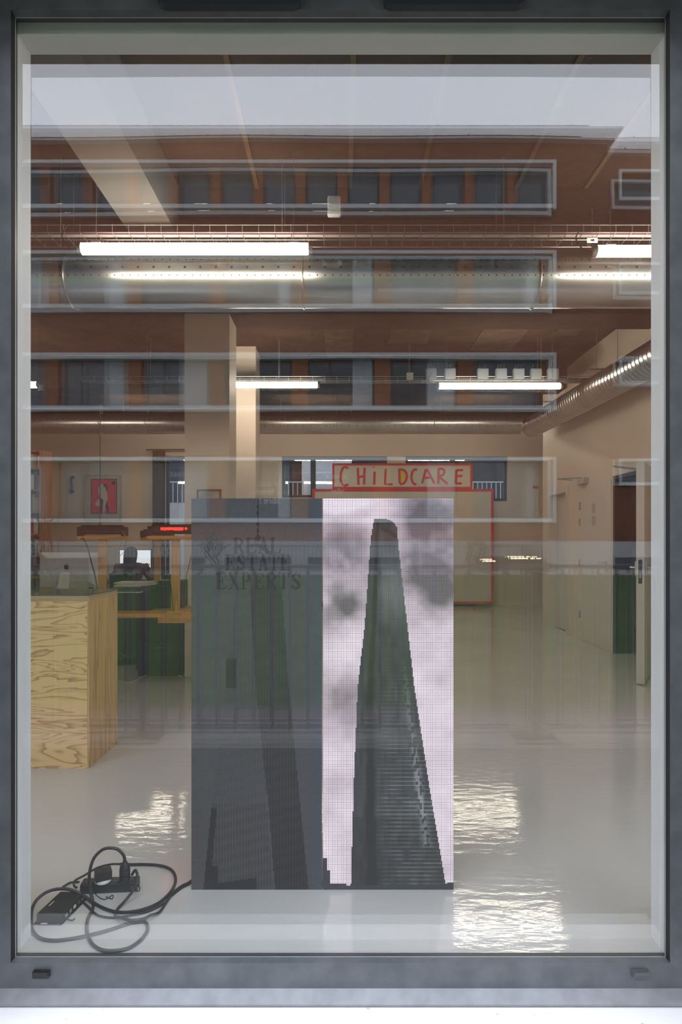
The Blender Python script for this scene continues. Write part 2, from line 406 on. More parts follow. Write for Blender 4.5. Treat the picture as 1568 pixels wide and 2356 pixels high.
# ================================================================ OUTSIDE (seen mirrored in the glass)
GZ = -.15
pav = PM('pavement_slabs', (.075, .073, .07), .8, var=.12, scale=5)
G().box(-30, 30, -2.54, -.12, GZ - .3, GZ).build('pavement', pav, **K)
G().box(-30, 30, -2.93, -2.54, GZ - .3, GZ + .004).build('kerb', PM('pale_kerb', (.30, .285, .27), .8), **K)
G().box(-30, 30, -3.59, -2.93, GZ - .3, GZ).build('path', PM('asphalt', (.15, .118, .11), .85, var=.15), **K)
LZ = .36; YF = -18.0
lawn = PM('lawn_grass', (.045, .088, .022), .9, var=.35, scale=3, bump=.5, bscale=60)
G().add([(-30, -3.59, GZ - .3), (30, -3.59, GZ - .3), (30, -3.59, GZ), (-30, -3.59, GZ), (-30, -16.9, LZ), (30, -16.9, LZ), (-30, -16.9, -.5), (30, -16.9, -.5)],
        [(0, 1, 2, 3), (3, 2, 5, 4), (4, 5, 7, 6), (0, 6, 7, 1), (0, 3, 4, 6), (1, 7, 5, 2)]).build('lawn', lawn, kind='structure')
G().box(-30, 30, -30, -16.9, -.5, LZ).build('forecourt', PM('forecourt', (.42, .41, .40), .8), **K)
# balustrade behind the photographer
fm = PM('balustrade_paint', (.40, .41, .43), .5)
YFn = -2.76
ba = thing('balustrade', (0, YFn, GZ + .004), 'grey steel bar balustrade standing on the pale kerb', 'fence')
G().box(-4, 4, YFn - .02, YFn + .02, 1.135, 1.165).build('top_rail', fm, ba)
for z in (GZ + .10, GZ + .045): G().box(-4, 4, YFn - .012, YFn + .012, z, z + .022).build('bottom_rail', fm, ba)
bar0 = None
for i in range(58):
    x = -3.95 + i * .137
    if bar0 is None: bar0 = G().box(x - .012, x + .012, YFn - .006, YFn + .006, GZ + .067, 1.135).build('bar', fm, ba)
    else: share(bar0, ba, (x, YFn, GZ + .067))
for px in (335, 1215, -500, 2000):
    x = fx(px, 4.8)
    G().box(x - .02, x + .02, YFn - .02, YFn + .02, GZ + .01, 1.135).build('post', fm, ba)
    G().box(x - .16, x + .16, YFn - .10, YFn + .14, GZ + .004, GZ + .016).build('foot_plate', dgrey, ba)

# opposite building
LB = 20.0
def bx(px): return (px - CX) * LB / FPX
def bz(py): return EYE + (HY - py) * LB / FPX
YW = -(LB - DC)                                                       # facade plane
BX0, BX1 = -15.0, bx(1412); RX1 = bx(1266)
rows = [(bz(1195), bz(1053)), (bz(938), bz(816)), (bz(707), bz(583)), (bz(480), bz(377))]
ROOF = bz(311)
bld = thing('brick_building', (-3, YW - 3, LZ), 'long brown brick building with four ribbon windows and a roof guardrail', 'building')
zc = LZ
cuts = [LZ] + [q for r_ in rows for q in r_] + [ROOF]
for i in range(0, len(cuts), 2):
    G().box(BX0, BX1, YW - 6, YW, cuts[i], cuts[i + 1]).build('wall', brick, bld)
for z0, z1 in rows: G().box(RX1, BX1, YW - 6, YW, z0, z1).build('wall', brick, bld)
G().box(BX0, BX1 + .15, YW - 6, YW + .22, ROOF, ROOF + .07).build('parapet', bframe, bld)
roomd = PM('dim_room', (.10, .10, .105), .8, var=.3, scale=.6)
lampw = EM('office_lamp', (1, .86, .6), 14)
blind = PM('window_blind', (.30, .32, .33), .7, var=.15, scale=1.2)
for ri, (z0, z1) in enumerate(rows):
    t = .11; X0 = BX0
    s_ = thing('ribbon_window', ((X0 + RX1) / 2, YW, z0)); s_.parent = bld; s_.location = ORG[s_] - ORG[bld]
    G().box(X0, RX1, YW - .1, YW + .12, z1 - t, z1).build('surround_head', bframe, s_)
    G().box(X0, RX1, YW - .1, YW + .14, z0 - t, z0 + .02).build('surround_sill', bframe, s_)
    G().box(RX1, RX1 + t, YW - .1, YW + .12, z0 - t * 1.2, z1).build('surround_jamb', bframe, s_)
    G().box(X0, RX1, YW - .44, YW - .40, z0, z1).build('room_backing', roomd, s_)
    if ri == 3: p0, per, wd = (396 - CX) / 70.9, 1.38, .34
    else: p0, per, wd = (306 - CX) / 70.9, 2.70, .53
    k0 = int((X0 - p0) / per); x = p0 + (k0 - 1) * per; k = 0
    while x - wd / 2 < X0: x += per
    while x < RX1:
        G().box(x - wd / 2, x + wd / 2, YW - .36, YW - .10, z0, z1).build('pier', brick_o, s_)
        xa, xb = x + wd / 2, min(x + per - wd / 2, RX1)
        if xb - xa > .4:
            f = G(); y0, y1 = YW - .26, YW - .2; tf = .06
            f.box(xa, xb, y0, y1, z0, z0 + tf); f.box(xa, xb, y0, y1, z1 - tf * 2, z1); f.box(xa, xa + tf, y0, y1, z0, z1); f.box(xb - tf, xb, y0, y1, z0, z1)
            if ri < 3: xm = xa + (xb - xa) * .33; f.box(xm - tf / 2, xm + tf / 2, y0, y1, z0, z1)
            f.build('window_frame', bdark, s_)
            if ri < 3:
                G().box(xa + tf, xm - tf / 2, YW - .235, YW - .225, z0 + tf, z1 - tf).build('pane', bglass, s_)
                G().box(xm + tf / 2, xb - tf, YW - .235, YW - .225, z0 + tf, z1 - tf).build('pane', bglass, s_)
                if (k + ri) % 3 != 1:
                    bw = (xb - xa) * (.18 + .12 * ((k * 7 + ri * 3) % 3))
                    G().box(xb - tf - bw, xb - tf, YW - .224, YW - .215, z0 + tf, z1 - tf * 2).build('curtain', blind, s_)
            else:
                G().box(xa + tf, xb - tf, YW - .235, YW - .225, z0 + tf, z1 - tf).build('pane', bglass, s_)
        x += per; k += 1
for px, w_ in ((133, .18), (335, .2), (460, .4), (618, .2), (738, .6), (857, .18), (1040, .32)):   # lit lamps near the sill line of the top row
    x = bx(px); z = bz(466); G().box(x - w_ / 2, x + w_ / 2, YW - .223, YW - .215, z - .025, z + .025).build('ceiling_lamp', lampw, bld)
# white semi-basement storey
wb = PM('white_render', (.36, .36, .355), .7, var=.06, scale=2)
zb0, zb1 = LZ, bz(1246)
bw_ = [(bx(445), bx(480)), (bx(523), bx(672)), (bx(709), bx(760)), (bx(800), bx(930)), (bx(1085), bx(1240)), (bx(1395), bx(1560)), (bx(90), bx(250)), (bx(290), bx(400))]
bw_.sort()
zw0, zw1 = LZ + .12, bz(1282)
g = G(); YP = YW + .5; xs = [BX0] + [q for a in bw_ for q in a] + [14.0]
g.box(BX0, 14, YW - .2, YP, zw1, zb1); g.box(BX0, 14, YW - .2, YP, zb0, zw0)
for i in range(0, len(xs) - 1, 2): g.box(xs[i], xs[i + 1], YW - .2, YP, zw0, zw1)
g.build('semi_basement', wb, bld)
for a, c in bw_:
    wv = G().box(a, c, YP - .14, YP - .12, zw0, zw1).build('basement_window', bglass, bld)
    f = G(); f.box(a, a + .04, YP - .12, YP - .08, zw0, zw1); f.box(c - .04, c, YP - .12, YP - .08, zw0, zw1); f.box((a + c) / 2 - .02, (a + c) / 2 + .02, YP - .12, YP - .08, zw0, zw1)
    f.build('basement_window_frame', bdark, bld)
for px0, px1, py in ((1160, 1234, 1284), (1100, 1130, 1290)):
    G().box(bx(px0), bx(px1), YP - .118, YP - .11, bz(py) - .02, bz(py) + .02).build('ceiling_lamp', lampw, bld)
# railing on the forecourt
rl = thing('forecourt_railing', (-3, YP + .6, LZ), 'thin dark bar railing along the white semi-basement wall', 'railing')
g = G(); xr0, xr1 = BX0, bx(1240)
g.box(xr0, xr1, YP + .59, YP + .61, LZ + .86, LZ + .89); g.box(xr0, xr1, YP + .59, YP + .61, LZ + .1, LZ + .12)
g.build('rails', dgrey, rl)
g = G(); x = xr0
while x < xr1: g.box(x - .006, x + .006, YP + .595, YP + .605, LZ + .02, LZ + .86); x += .125
g.build('bars', dgrey, rl, kind='stuff')
# roof guard rails
gr = thing('roof_guardrail', (-3, YW - .4, ROOF + .07), 'thin steel guardrail along the parapet of the brick building', 'railing')
xe = bx(1362); zr = ROOF + .07
G().tube([(BX0, YW - .4, zr + .42), (xe, YW - .4, zr + .42), (xe - .5, YW - .1, zr)], .026, 6).build('rail', black, gr)
x = xe - .55
while x > BX0: G().cyl((x, YW - .4, zr), (x, YW - .4, zr + .46), .022, 6).build('post', black, gr); x -= 1.1
# set-back wing
LW = 22.5
def wx(px): return (px - CX) * LW / FPX
def wz(py): return EYE + (HY - py) * LW / FPX
wing = thing('brick_wing', (13, -LW - 1, LZ), 'set-back brick wing with single windows beside the long building', 'building')
YG = -(LW - DC); wr = [(460, 403), (675, 615), (880, 830), (1110, 1062)]
xw = wx(1424); X9 = bx(1412) + .17
zs = [LZ] + [q for a in reversed(wr) for q in (wz(a[0]), wz(a[1]))] + [wz(338)]
for i in range(0, len(zs), 2): G().box(X9, 20, YG - 4, YG, zs[i], zs[i + 1]).build('wall', brick, wing)
for a in wr:
    z0, z1 = wz(a[0]), wz(a[1])
    G().box(X9, xw, YG - 4, YG, z0, z1).build('wall', brick, wing)
    G().box(xw, 20, YG - .3, YG - .2, z0, z1).build('pane', bglass, wing)
    f = G(); f.box(xw - .1, 20, YG, YG + .1, z1, z1 + .1); f.box(xw - .1, 20, YG, YG + .1, z0 - .12, z0); f.box(xw - .1, xw, YG, YG + .1, z0, z1)
    f.build('window_surround', bframe, wing)
G().box(X9, 20, YG - 4, YG + .2, wz(338), wz(330)).build('parapet', bframe, wing)
g2 = thing('roof_guardrail', (13, YG - .4, wz(330)), 'thin steel guardrail on the roof of the set-back wing', 'railing')
G().tube([(X9 + .2, YG - .4, wz(330) + .38), (20, YG - .4, wz(330) + .42)], .026, 6).build('rail', black, g2)
for k in range(7): G().cyl((X9 + .6 + k * 1.2, YG - .4, wz(330)), (X9 + .6 + k * 1.2, YG - .4, wz(330) + .46), .018, 6).build('post', dgrey, g2)
# lettering on the panes of the lowest ribbon window (read from outside)
letm = PM('vinyl_lettering', (.62, .63, .63), .6)
def lettering(txt, px, py, size, name='lettering'):
    c = bpy.data.curves.new('t', 'FONT'); c.body = txt; c.size = size; c.extrude = .002; c.align_x = 'CENTER'; c.space_line = .95
    o = bpy.data.objects.new('t', c); C.objects.link(o)
    me = bpy.data.meshes.new_from_object(o.evaluated_get(bpy.context.evaluated_depsgraph_get())); bpy.data.objects.remove(o)
    me.materials.append(letm)
    n = bpy.data.objects.new(name, me); C.objects.link(n); n.parent = bld
    loc = Vector((bx(px), YW - .21, bz(py))); n.location = loc - ORG[bld]; n.rotation_euler = (PI / 2, 0, PI); ORG[n] = loc
lettering('Je suis\nune femme\nlibre !', 618, 1118, .30)
lettering('DANS LA RUE\nPAS\nDE\ntraîner', 430, 1095, .20)
lettering('Je veux\nm\'en\naller', 775, 1100, .26)
# bare trees on the lawn
barkm = PM('tree_bark', (.075, .06, .05), .9, var=.3)
def tree(px, L, h, spread, seed, label):
    rnd = random.Random(seed); x0 = fx(px, L); y0 = -(L - DC); zg = GZ + (LZ - GZ) * (L - DC - 3.59) / (16.9 - 3.59)
    g = G()
    def br(p, d, ln, r, dep):
        pts = [p]; q = p; dd = d
        for k in range(4):
            dd = (dd + Vector((rnd.uniform(-.25, .25), rnd.uniform(-.25, .25), rnd.uniform(-.05, .2)))).normalized(); q = q + dd * ln / 4; pts.append(q)
        g.tube(pts, [r * (1 - .35 * k / 4) for k in range(5)], 5 if dep < 3 else 4, True)
        if dep < 4:
            for k in range(3 if dep < 3 else 2):
                a = rnd.uniform(0, 2 * PI); nd = (dd + Vector((math.cos(a), math.sin(a), rnd.uniform(-.2, .45))) * spread).normalized()
                br(pts[rnd.choice((2, 3, 4))], nd, ln * rnd.uniform(.6, .85), r * .58, dep + 1)
    br(Vector((x0, y0, zg - .05)), Vector((0, 0, 1)), h * .38, .055, 0)
    g.build('bare_tree', barkm, None, True, label=label, cat='tree')
tree(140, 14, 1.9, 1.0, 3, 'wide bare tree on the lawn in front of the railing, its branches densest')
tree(504, 15, 1.7, .75, 5, 'bare tree on the lawn before the wide semi-basement window')
tree(1072, 15, 1.7, .6, 9, 'slender bare tree on the lawn with upright branches')
tree(1235, 15.5, 1.3, .8, 12, 'small bare tree at the end of the forecourt railing')
# building seen through the rear windows
rb = thing('rear_building', (0, 15.5, 0), 'pale rendered building with dark windows and balcony railings behind the back wall', 'building')
rw = PM('rear_render', (.17, .175, .175), .8, var=.1)
G().box(-12, 12, 15.0, 15.6, 0, 2.45).build('lower_wall', rw, rb)
G().box(-12, 12, 15.4, 15.8, 2.45, 5.5).build('upper_wall', PM('rear_dark', (.016, .017, .019), .9, var=.3, spec=.1), rb)
G().box(-1.1, .3, 15.3, 15.4, 2.45, 5.5).build('white_panel', PM('rear_white', (.22, .23, .24), .8), rb)
g = G(); g.box(-12, 12, 14.96, 15, 3.0, 3.03)
for k in range(190): g.box(-12 + k * .127, -12 + k * .127 + .02, 14.97, 14.99, 2.45, 3.0)
g.build('balcony_railing', PM('rail_grey', (.20, .21, .22), .6), rb, kind='stuff')
G().box(-14, 14, YB + .25, 15.0, -.3, -.02).build('rear_yard', pav, **K)

# ================================================================ INSIDE
# ---- LED panels
NXL, NYL = 128, 384; PW, PH = .5, 1.5; YPN = FPX * EYE / (2047 - HY) - DC
def ledimage_right():
    u = (np.arange(NXL) + .5) / NXL; v_ = (np.arange(NYL) + .5) / NYL     # v from top
    PX = 747 + u * 300; PY = 1147 + v_ * 900
    X, Y = np.meshgrid(PX, PY)
    def noise(sx, sy, seed):
        r = np.random.default_rng(seed); a = r.random((int(900 / sy) + 3, int(300 / sx) + 3))
        gx = (X - 747) / sx; gy = (Y - 1147) / sy; i = gy.astype(int); j = gx.astype(int); fy = gy - i; fx_ = gx - j
        fy = fy * fy * (3 - 2 * fy); fx_ = fx_ * fx_ * (3 - 2 * fx_)
        return (a[i, j] * (1 - fx_) + a[i, j + 1] * fx_) * (1 - fy) + (a[i + 1, j] * (1 - fx_) + a[i + 1, j + 1] * fx_) * fy
    cl = noise(70, 60, 1) * .55 + noise(30, 26, 2) * .3 + noise(14, 12, 3) * .15
    def blob(cx, cy, rx, ry): return np.exp(-(((X - cx) / rx) ** 2 + ((Y - cy) / ry) ** 2))
    dark = .75 * blob(790, 1270, 75, 75) + .6 * blob(790, 1400, 60, 45) + .85 * blob(1000, 1230, 90, 130) + .5 * blob(1000, 1360, 70, 70) + .35 * blob(800, 1620, 70, 60)
    br = np.clip(1.04 - dark * (.35 + .75 * cl) - .34 * cl, .3, 1.0)
    br = np.clip(br + .5 * blob(790, 1160, 60, 22), 0, 1)
    img = np.stack([br ** 1.6 * 1.0, br ** 1.6 * .85, br ** 1.6 * 1.0], -1)
    le = np.interp(PY, [1190, 1196, 1240, 1440, 1580, 1800, 2048], [868, 864, 857, 843, 827, 818, 811])
    re = np.interp(PY, [1190, 1198, 1212, 1262, 1395, 1580, 1800, 1950, 2048], [875, 905, 917, 921, 936, 957, 990, 1015, 1031])
    mask = (X > le[:, None]) & (X < re[:, None]) & (Y > 1194)
    f = (X - le[:, None]) / (re - le)[:, None]
    tw = .028 + .03 * noise(8, 30, 5)
    lit = np.clip((Y - 1500) / 300, 0, 1)
    stripe = (np.sin(Y * 2 * PI / 9.4) > .3) * lit
    side = np.clip((f - .25) * 4, 0, 1)
    tw = tw + .15 * stripe * side * noise(16, 14, 6) + .10 * side * np.clip((Y - 1250) / 100, 0, 1) * np.clip((1450 - Y) / 80, 0, 1)
    tw = tw + .20 * np.exp(-((f - .86) / .05) ** 2) * lit * (noise(5, 8, 8) > .45) * (Y < 1950)
    tw = tw - .06 * np.exp(-((f - .22) / .05) ** 2)
    tw = tw * np.where(Y > 1880, .65, 1)
    tw = np.where((Y > 1212) & (Y < 1218 + (X - 880) * .6) & (X > 880) & (Y > 1208 + (X - 880) * .55), .02, tw)
    tw = np.clip(tw, .012, 1)
    img[mask] = (np.stack([tw * .9, tw * 1.0, tw * 1.06], -1))[mask]
    low = (Y > 2034 + 4 * ((X > 800) & (X < 1020))) | ((X < 756) & (Y > 1975)) | ((X < 763) & (Y > 2003)) | ((X > 1033) & (Y > 2030))
    img[low] = (.03, .035, .04)
    return img[::-1]
GL = {'R': ['V00', 'H0T', 'BOWL', 'LEG'], }
def ledimage_left():
    u = (np.arange(NXL) + .5) / NXL; v_ = (np.arange(NYL) + .5) / NYL
    PX = 441 + u * 304; PY = 1147 + v_ * 900
    X, Y = np.meshgrid(PX, PY)
    base = np.full(X.shape, .074); base += rng.normal(0, .004, X.shape)
    def edge(ys, xs): return np.interp(PY, ys, xs)[:, None]
    ll = edge([1290, 1425, 1583, 1860, 2047], [556, 538, 521, 487, 469]); lr = edge([1290, 1330, 1580, 1810, 2047], [573, 575, 591, 615, 634])
    rr = edge([1290, 1583, 2047], [647, 668, 714])
    st = .5 + .5 * np.sin(X * 2 * PI / 7.0)
    a = (X > ll) & (X < lr) & (Y > 1300)
    fade = np.clip((Y - 1300) / 60, 0, 1)
    band = .5 + .5 * np.sin((Y + .25 * (X - 500)) * 2 * PI / 26)
    amt = np.where(Y > 1850, .55, np.where(Y > 1640, .22, .32)) * fade
    base = np.where(a, base * (1 - amt * st * (.45 + .55 * band)), base)
    t = (X > lr) & (X < rr) & (Y > 1305)
    base = np.where(t, base * (1 - fade * (.42 + .30 * st * (.5 + .5 * band) + .15 * np.clip((Y - 1700) / 300, 0, 1))), base)
    base = np.where((X > ll) & (X < ll + 14) & (Y > 1860), .016, base)
    base = np.where((X > ll) & (X < 503) & (Y > 1994), .016, base)
    base = np.where((X > 503) & (X < 592) & (Y > 2032 - (X - 503) * .14), .016, base)
    base = np.where((X > 521) & (X < 546) & (Y > 1515) & (Y < 1583), .022, base)
    base = np.where((np.abs(X - lr) < 1.6) & (Y > 1830), .085, base)
    # arc
    r_ = np.hypot(X - 592, (Y - 1290) * 1.0); base = np.where((r_ < 39) & (np.hypot(X - 578, Y - 1302) > 46) & (Y < 1276) & (X > 570), .03, base)
    # spire
    w_ = 1.3 + 3.2 * np.exp(-((Y - 1206) / 3) ** 2) + 3 * np.exp(-((Y - 1222) / 3) ** 2) + 6 * np.exp(-((Y - 1238) / 6) ** 2) + 1.6 * np.exp(-((Y - 1166) / 3) ** 2) + 2 * np.exp(-((Y - 1180) / 3) ** 2)
    sp = (np.abs(X - 596) < w_) & (Y < 1246)
    # serif words
    def stroke(x0, y0, x1, y1, w):
        dx, dy = x1 - x0, y1 - y0; l2 = dx * dx + dy * dy
        tt = np.clip(((X - x0) * dx + (Y - y0) * dy) / l2, 0, 1)
        return np.hypot(X - x0 - tt * dx, Y - y0 - tt * dy) < w / 2
    txt = np.zeros(X.shape, bool)
    def letter(ch, x, y, w, h):
        nonlocal txt
        A = lambda a, b_, c, d, k: stroke(x + a * w, y + b_ * h, x + c * w, y + d * h, k)
        T, t_ = 6.5, 2.6
        L = []
        if ch in 'REPLT':
            sx = .5 if ch == 'T' else .22
            L += [A(sx, .04, sx, .96, T), A(sx - .2, .98, sx + .2, .98, t_)]
            if ch != 'T': L += [A(.02, .02, .4, .02, t_)]
        if ch == 'R' or ch == 'P':
            L += [A(.2, .03, .6, .03, t_), A(.2, .5, .6, .5, t_), A(.66, .08, .78, .18, 5), A(.78, .18, .78, .36, T), A(.78, .36, .62, .48, 5)]
        if ch == 'R': L += [A(.5, .52, .86, .97, T), A(.8, .98, 1, .98, t_)]
        if ch == 'E': L += [A(.2, .02, .86, .02, t_), A(.86, .02, .88, .22, t_), A(.2, .5, .6, .5, t_), A(.62, .38, .62, .62, t_), A(.2, .98, .9, .98, t_), A(.9, .98, .94, .76, t_)]
        if ch == 'L': L += [A(.2, .98, .9, .98, t_), A(.9, .98, .94, .70, t_)]
        if ch == 'T': L += [A(.05, .02, .95, .02, t_), A(.05, .02, .03, .28, t_), A(.95, .02, .97, .28, t_)]
        if ch == 'A': L += [A(.5, .02, .86, .96, T), A(.48, .04, .14, .96, t_), A(.26, .66, .7, .66, t_), A(.02, .98, .3, .98, t_), A(.7, .98, 1.0, .98, t_)]
        if ch == 'X': L += [A(.14, .03, .84, .96, T), A(.84, .03, .14, .96, t_), A(.0, .02, .32, .02, t_), A(.7, .02, .98, .02, t_), A(0, .98, .3, .98, t_), A(.68, .98, 1, .98, t_)]
        if ch == 'S': L += [A(.8, .18, .5, .03, 4), A(.5, .03, .2, .16, 5), A(.2, .16, .25, .36, T), A(.25, .36, .72, .62, T), A(.72, .62, .78, .82, T), A(.78, .82, .5, .97, 5), A(.5, .97, .16, .8, 4), A(.84, .02, .84, .26, t_), A(.13, .74, .13, .98, t_)]
        for q in L: txt |= q
    for word, x0, x1, y0 in (('REAL', 538, 652, 1238), ('ESTATE', 519, 672, 1276), ('EXPERTS', 497, 700, 1318)):
        n = len(word); cw = (x1 - x0) / n
        for i, ch in enumerate(word): letter(ch, x0 + i * cw + 1.5, y0, cw - 4, 36 if word != 'EXPERTS' else 38)
    base = np.where(txt, base * .3, base); base = np.where(sp, .014, base)
    bl = np.clip((X - 690) / 55, 0, 1) ** 2
    img = np.stack([base * (1 - .15 * bl), base * (1.02 + .05 * bl), base * (1.06 + .35 * bl)], -1)
    return img[::-1]
def ledmat(name, glow, refl):
    m, nt, b = nodes(name); N = nt.nodes; L = nt.links
    a = N.new('ShaderNodeVertexColor'); a.layer_name = 'picture'
    t = N.new('ShaderNodeTexCoord'); s = N.new('ShaderNodeSeparateXYZ'); L.new(t.outputs['Object'], s.inputs[0])
    prod = None
    for ax, pitch in (('X', PW / NXL), ('Z', PH / NYL)):
        d = N.new('ShaderNodeMath'); d.operation = 'DIVIDE'; d.inputs[1].default_value = pitch; L.new(s.outputs[ax], d.inputs[0])
        f = N.new('ShaderNodeMath'); f.operation = 'FRACT'; L.new(d.outputs[0], f.inputs[0])
        c = N.new('ShaderNodeMath'); c.operation = 'SUBTRACT'; c.inputs[1].default_value = .5; L.new(f.outputs[0], c.inputs[0])
        ab = N.new('ShaderNodeMath'); ab.operation = 'ABSOLUTE'; L.new(c.outputs[0], ab.inputs[0])
        mr = N.new('ShaderNodeMapRange'); mr.inputs['From Min'].default_value = .46; mr.inputs['From Max'].default_value = .26; L.new(ab.outputs[0], mr.inputs['Value'])
        if prod is None: prod = mr.outputs[0]
        else:
            mu = N.new('ShaderNodeMath'); mu.operation = 'MULTIPLY'; L.new(prod, mu.inputs[0]); L.new(mr.outputs[0], mu.inputs[1]); prod = mu.outputs[0]
    vm = N.new('ShaderNodeVectorMath'); vm.operation = 'SCALE'; L.new(a.outputs['Color'], vm.inputs[0]); L.new(prod, vm.inputs['Scale'])
    if glow:
        b.inputs['Base Color'].default_value = (.012, .012, .013, 1)
        L.new(vm.outputs[0], b.inputs['Emission Color']); b.inputs['Emission Strength'].default_value = glow
    else:
        b.inputs['Emission Color'].default_value = (0, 0, 0, 1)
        L.new(a.outputs['Color'], b.inputs['Base Color'])
    b.inputs['Roughness'].default_value = refl; return m
def ledpanel(x0, img, mat, label):
    p = thing('led_panel', (x0 + PW / 2, YPN + .04, 0), label, 'screen')
    g = G(); g.box(x0 + .002, x0 + PW - .002, YPN + .004, YPN + .07, .0, PH); g.build('cabinet', blackm, p)
    for z in (.5, 1.0): G().box(x0 + .06, x0 + PW - .06, YPN + .07, YPN + .085, z - .04, z + .04).build('rear_bracket', blackm, p)
    vs = [(x0 + PW * i / NXL, YPN, PH * j / NYL) for j in range(NYL + 1) for i in range(NXL + 1)]
    o3 = Vector((x0, YPN, 0))
    me = bpy.data.meshes.new('screen_face')
    fs = [(j * (NXL + 1) + i, j * (NXL + 1) + i + 1, (j + 1) * (NXL + 1) + i + 1, (j + 1) * (NXL + 1) + i) for j in range(NYL) for i in range(NXL)]
    me.from_pydata([(Vector(q) - o3)[:] for q in vs], [], fs)
    at_ = me.attributes.new('picture', 'FLOAT_COLOR', 'CORNER')
    col = np.concatenate([img.reshape(-1, 3), np.ones((NXL * NYL, 1))], 1).repeat(4, axis=0).astype(np.float32)
    at_.data.foreach_set('color', col.ravel()); me.materials.append(mat)
    o = bpy.data.objects.new('screen_face', me); C.objects.link(o); o.parent = p; o.location = o3 - ORG[p]; ORG[o] = o3
    return p
XP0 = fx(440, YPN + DC); XP1 = XP0 + PW + .004
ledpanel(XP0, ledimage_left(), ledmat('dark_led_face', 0, .6), 'unlit grey display panel with faint towers and the words REAL ESTATE EXPERTS')
ledpanel(XP1, ledimage_right(), ledmat('lit_led_face', 1.85, .5), 'glowing display panel showing a tapering tower against pinkish clouds')

# ---- plywood plinth with glass sheet
YPL = 1.635; xr_ = -1.484; pl = thing('plywood_plinth', (-1.78, YPL + .23, 0), 'tall plywood plinth with flame-grained front', 'plinth')
x0 = -2.08; zt = 1.018
G().box(x0 + .012, xr_ - .012, YPL + .012, YPL + .448, .0, zt - .03).build('core', ply_s, pl)
G().box(x0, xr_ - .012, YPL, YPL + .012, 0, zt - .034).build('front_panel', ply_f, pl)
G().box(xr_ - .012, xr_, YPL, YPL + .46, 0, zt - .034).build('side_panel', ply_s, pl)
G().box(x0, x0 + .012, YPL + .012, YPL + .46, 0, zt - .034).build('side_panel', ply_s, pl)
G().box(x0, xr_, YPL, YPL + .46, zt - .034, zt).build('top_panel', ply_e, pl)
gm, nt, b = nodes('green_edged_glass'); b.inputs['Base Color'].default_value = (.75, .9, .8, 1); b.inputs['Transmission Weight'].default_value = .9
b.inputs['Roughness'].default_value = .02; b.inputs['IOR'].default_value = 1.45
G().box(x0 - .003, xr_ + .003, YPL - .003, YPL + .463, zt, zt + .008).build('glass_sheet', gm, None, label='clear glass sheet lying on top of the plywood plinth', cat='glass sheet')

# ---- cables and devices in the window corner
def K8(pts, r, d=None):
    out = []
    for q in pts:
        px, py = q[0] / 3.92 + 60, q[1] / 3.92 + 1900
        out.append(at(px, py, q[2]) if len(q) > 2 else onfloor(px, py, r))
    return out
cab = PM('black_cable', (.018, .018, .019), .4, var=.1)
ps = thing('power_strip', at(247, 2050, 2.33) * 1, 'black power strip with two plugs lying among looped cables', 'power strip')
a_ = onfloor(184, 2059); c_ = onfloor(314, 2053); ang = math.atan2(c_.y - a_.y, c_.x - a_.x); Ln = (c_ - a_).length
ps.location = (a_.x, a_.y, 0); ORG[ps] = Vector((a_.x, a_.y, 0))
G().rbox(a_.x, a_.x + Ln, a_.y, a_.y + .052, .001, .037, .006, 'X').rotz(ang, a_).build('strip_body', black, ps, True)
for k in range(4):
    cx_ = a_.x + .03 + k * .048
    G().lathe([(.019, 0), (.019, .0015), (.016, .002)], (cx_, a_.y + .026, .0365), 18).rotz(ang, a_).build('socket', dgrey, ps, True)
pw_ = G().rbox(a_.x + Ln - .022, a_.x + Ln - .006, a_.y - .003, a_.y, .010, .028, .003, 'Y').rotz(ang, a_).build('switch', dgrey, ps)
wpl = at(237, 2018, 2.35)
ad = thing('plug_adapter', (wpl.x, wpl.y, .037), 'small black block adapter with a white round base on the power strip', 'adapter')
G().lathe([(.026, .0), (.030, .003), (.030, .010), (.024, .013)], (wpl.x, wpl.y, .0385), 24).build('round_base', whitep, ad, True)
G().rbox(wpl.x - .030, wpl.x + .030, wpl.y - .024, wpl.y + .022, .0515, .082, .006, 'Z').rotz(.5, wpl).build('block', black, ad, True)
bp_ = at(287, 2024, 2.352)
plg = thing('cable_plug', (bp_.x, bp_.y, .037), 'black round rubber mains plug standing in the power strip', 'plug')
G().lathe([(.017, 0), (.019, .004), (.0195, .045), (.0175, .058), (.011, .068), (.008, .076)], (bp_.x, bp_.y, .0388), 20).build('plug_body', black, plg, True)
for k in range(6): G().lathe([(.0197, 0), (.0203, .0015), (.0197, .003)], (bp_.x, bp_.y, .0455 + k * .007), 20).build('grip_ring', black, plg, True)
top = Vector((bp_.x, bp_.y, .114))
main = [top - Vector((0, 0, .002))] + K8([(880, 270, 2.345), (830, 215, 2.34), (760, 200, 2.335), (690, 215, 2.33), (620, 280, 2.32), (585, 360, 2.31), (570, 450, 2.305), (575, 540, 2.30), (590, 640, 2.285), (605, 710, 2.262)], .006)
main += K8([(595, 765), (560, 830), (545, 920), (565, 1010), (610, 1080), (690, 1122), (800, 1128), (920, 1105), (1020, 1040), (1085, 960), (1093, 900), (1060, 865), (1000, 868), (900, 890), (750, 940), (560, 990), (400, 1020), (250, 1035), (130, 1015), (65, 955), (48, 880)], .0058)
ll_ = K8([(52, 760), (100, 665), (200, 592), (320, 568), (430, 585), (520, 632), (620, 702), (720, 752), (830, 780), (950, 777), (1080, 748), (1200, 692), (1300, 600), (1345, 510), (1335, 430), (1280, 380), (1180, 355), (1050, 348), (960, 350), (900, 347), (850, 345)], .0058)
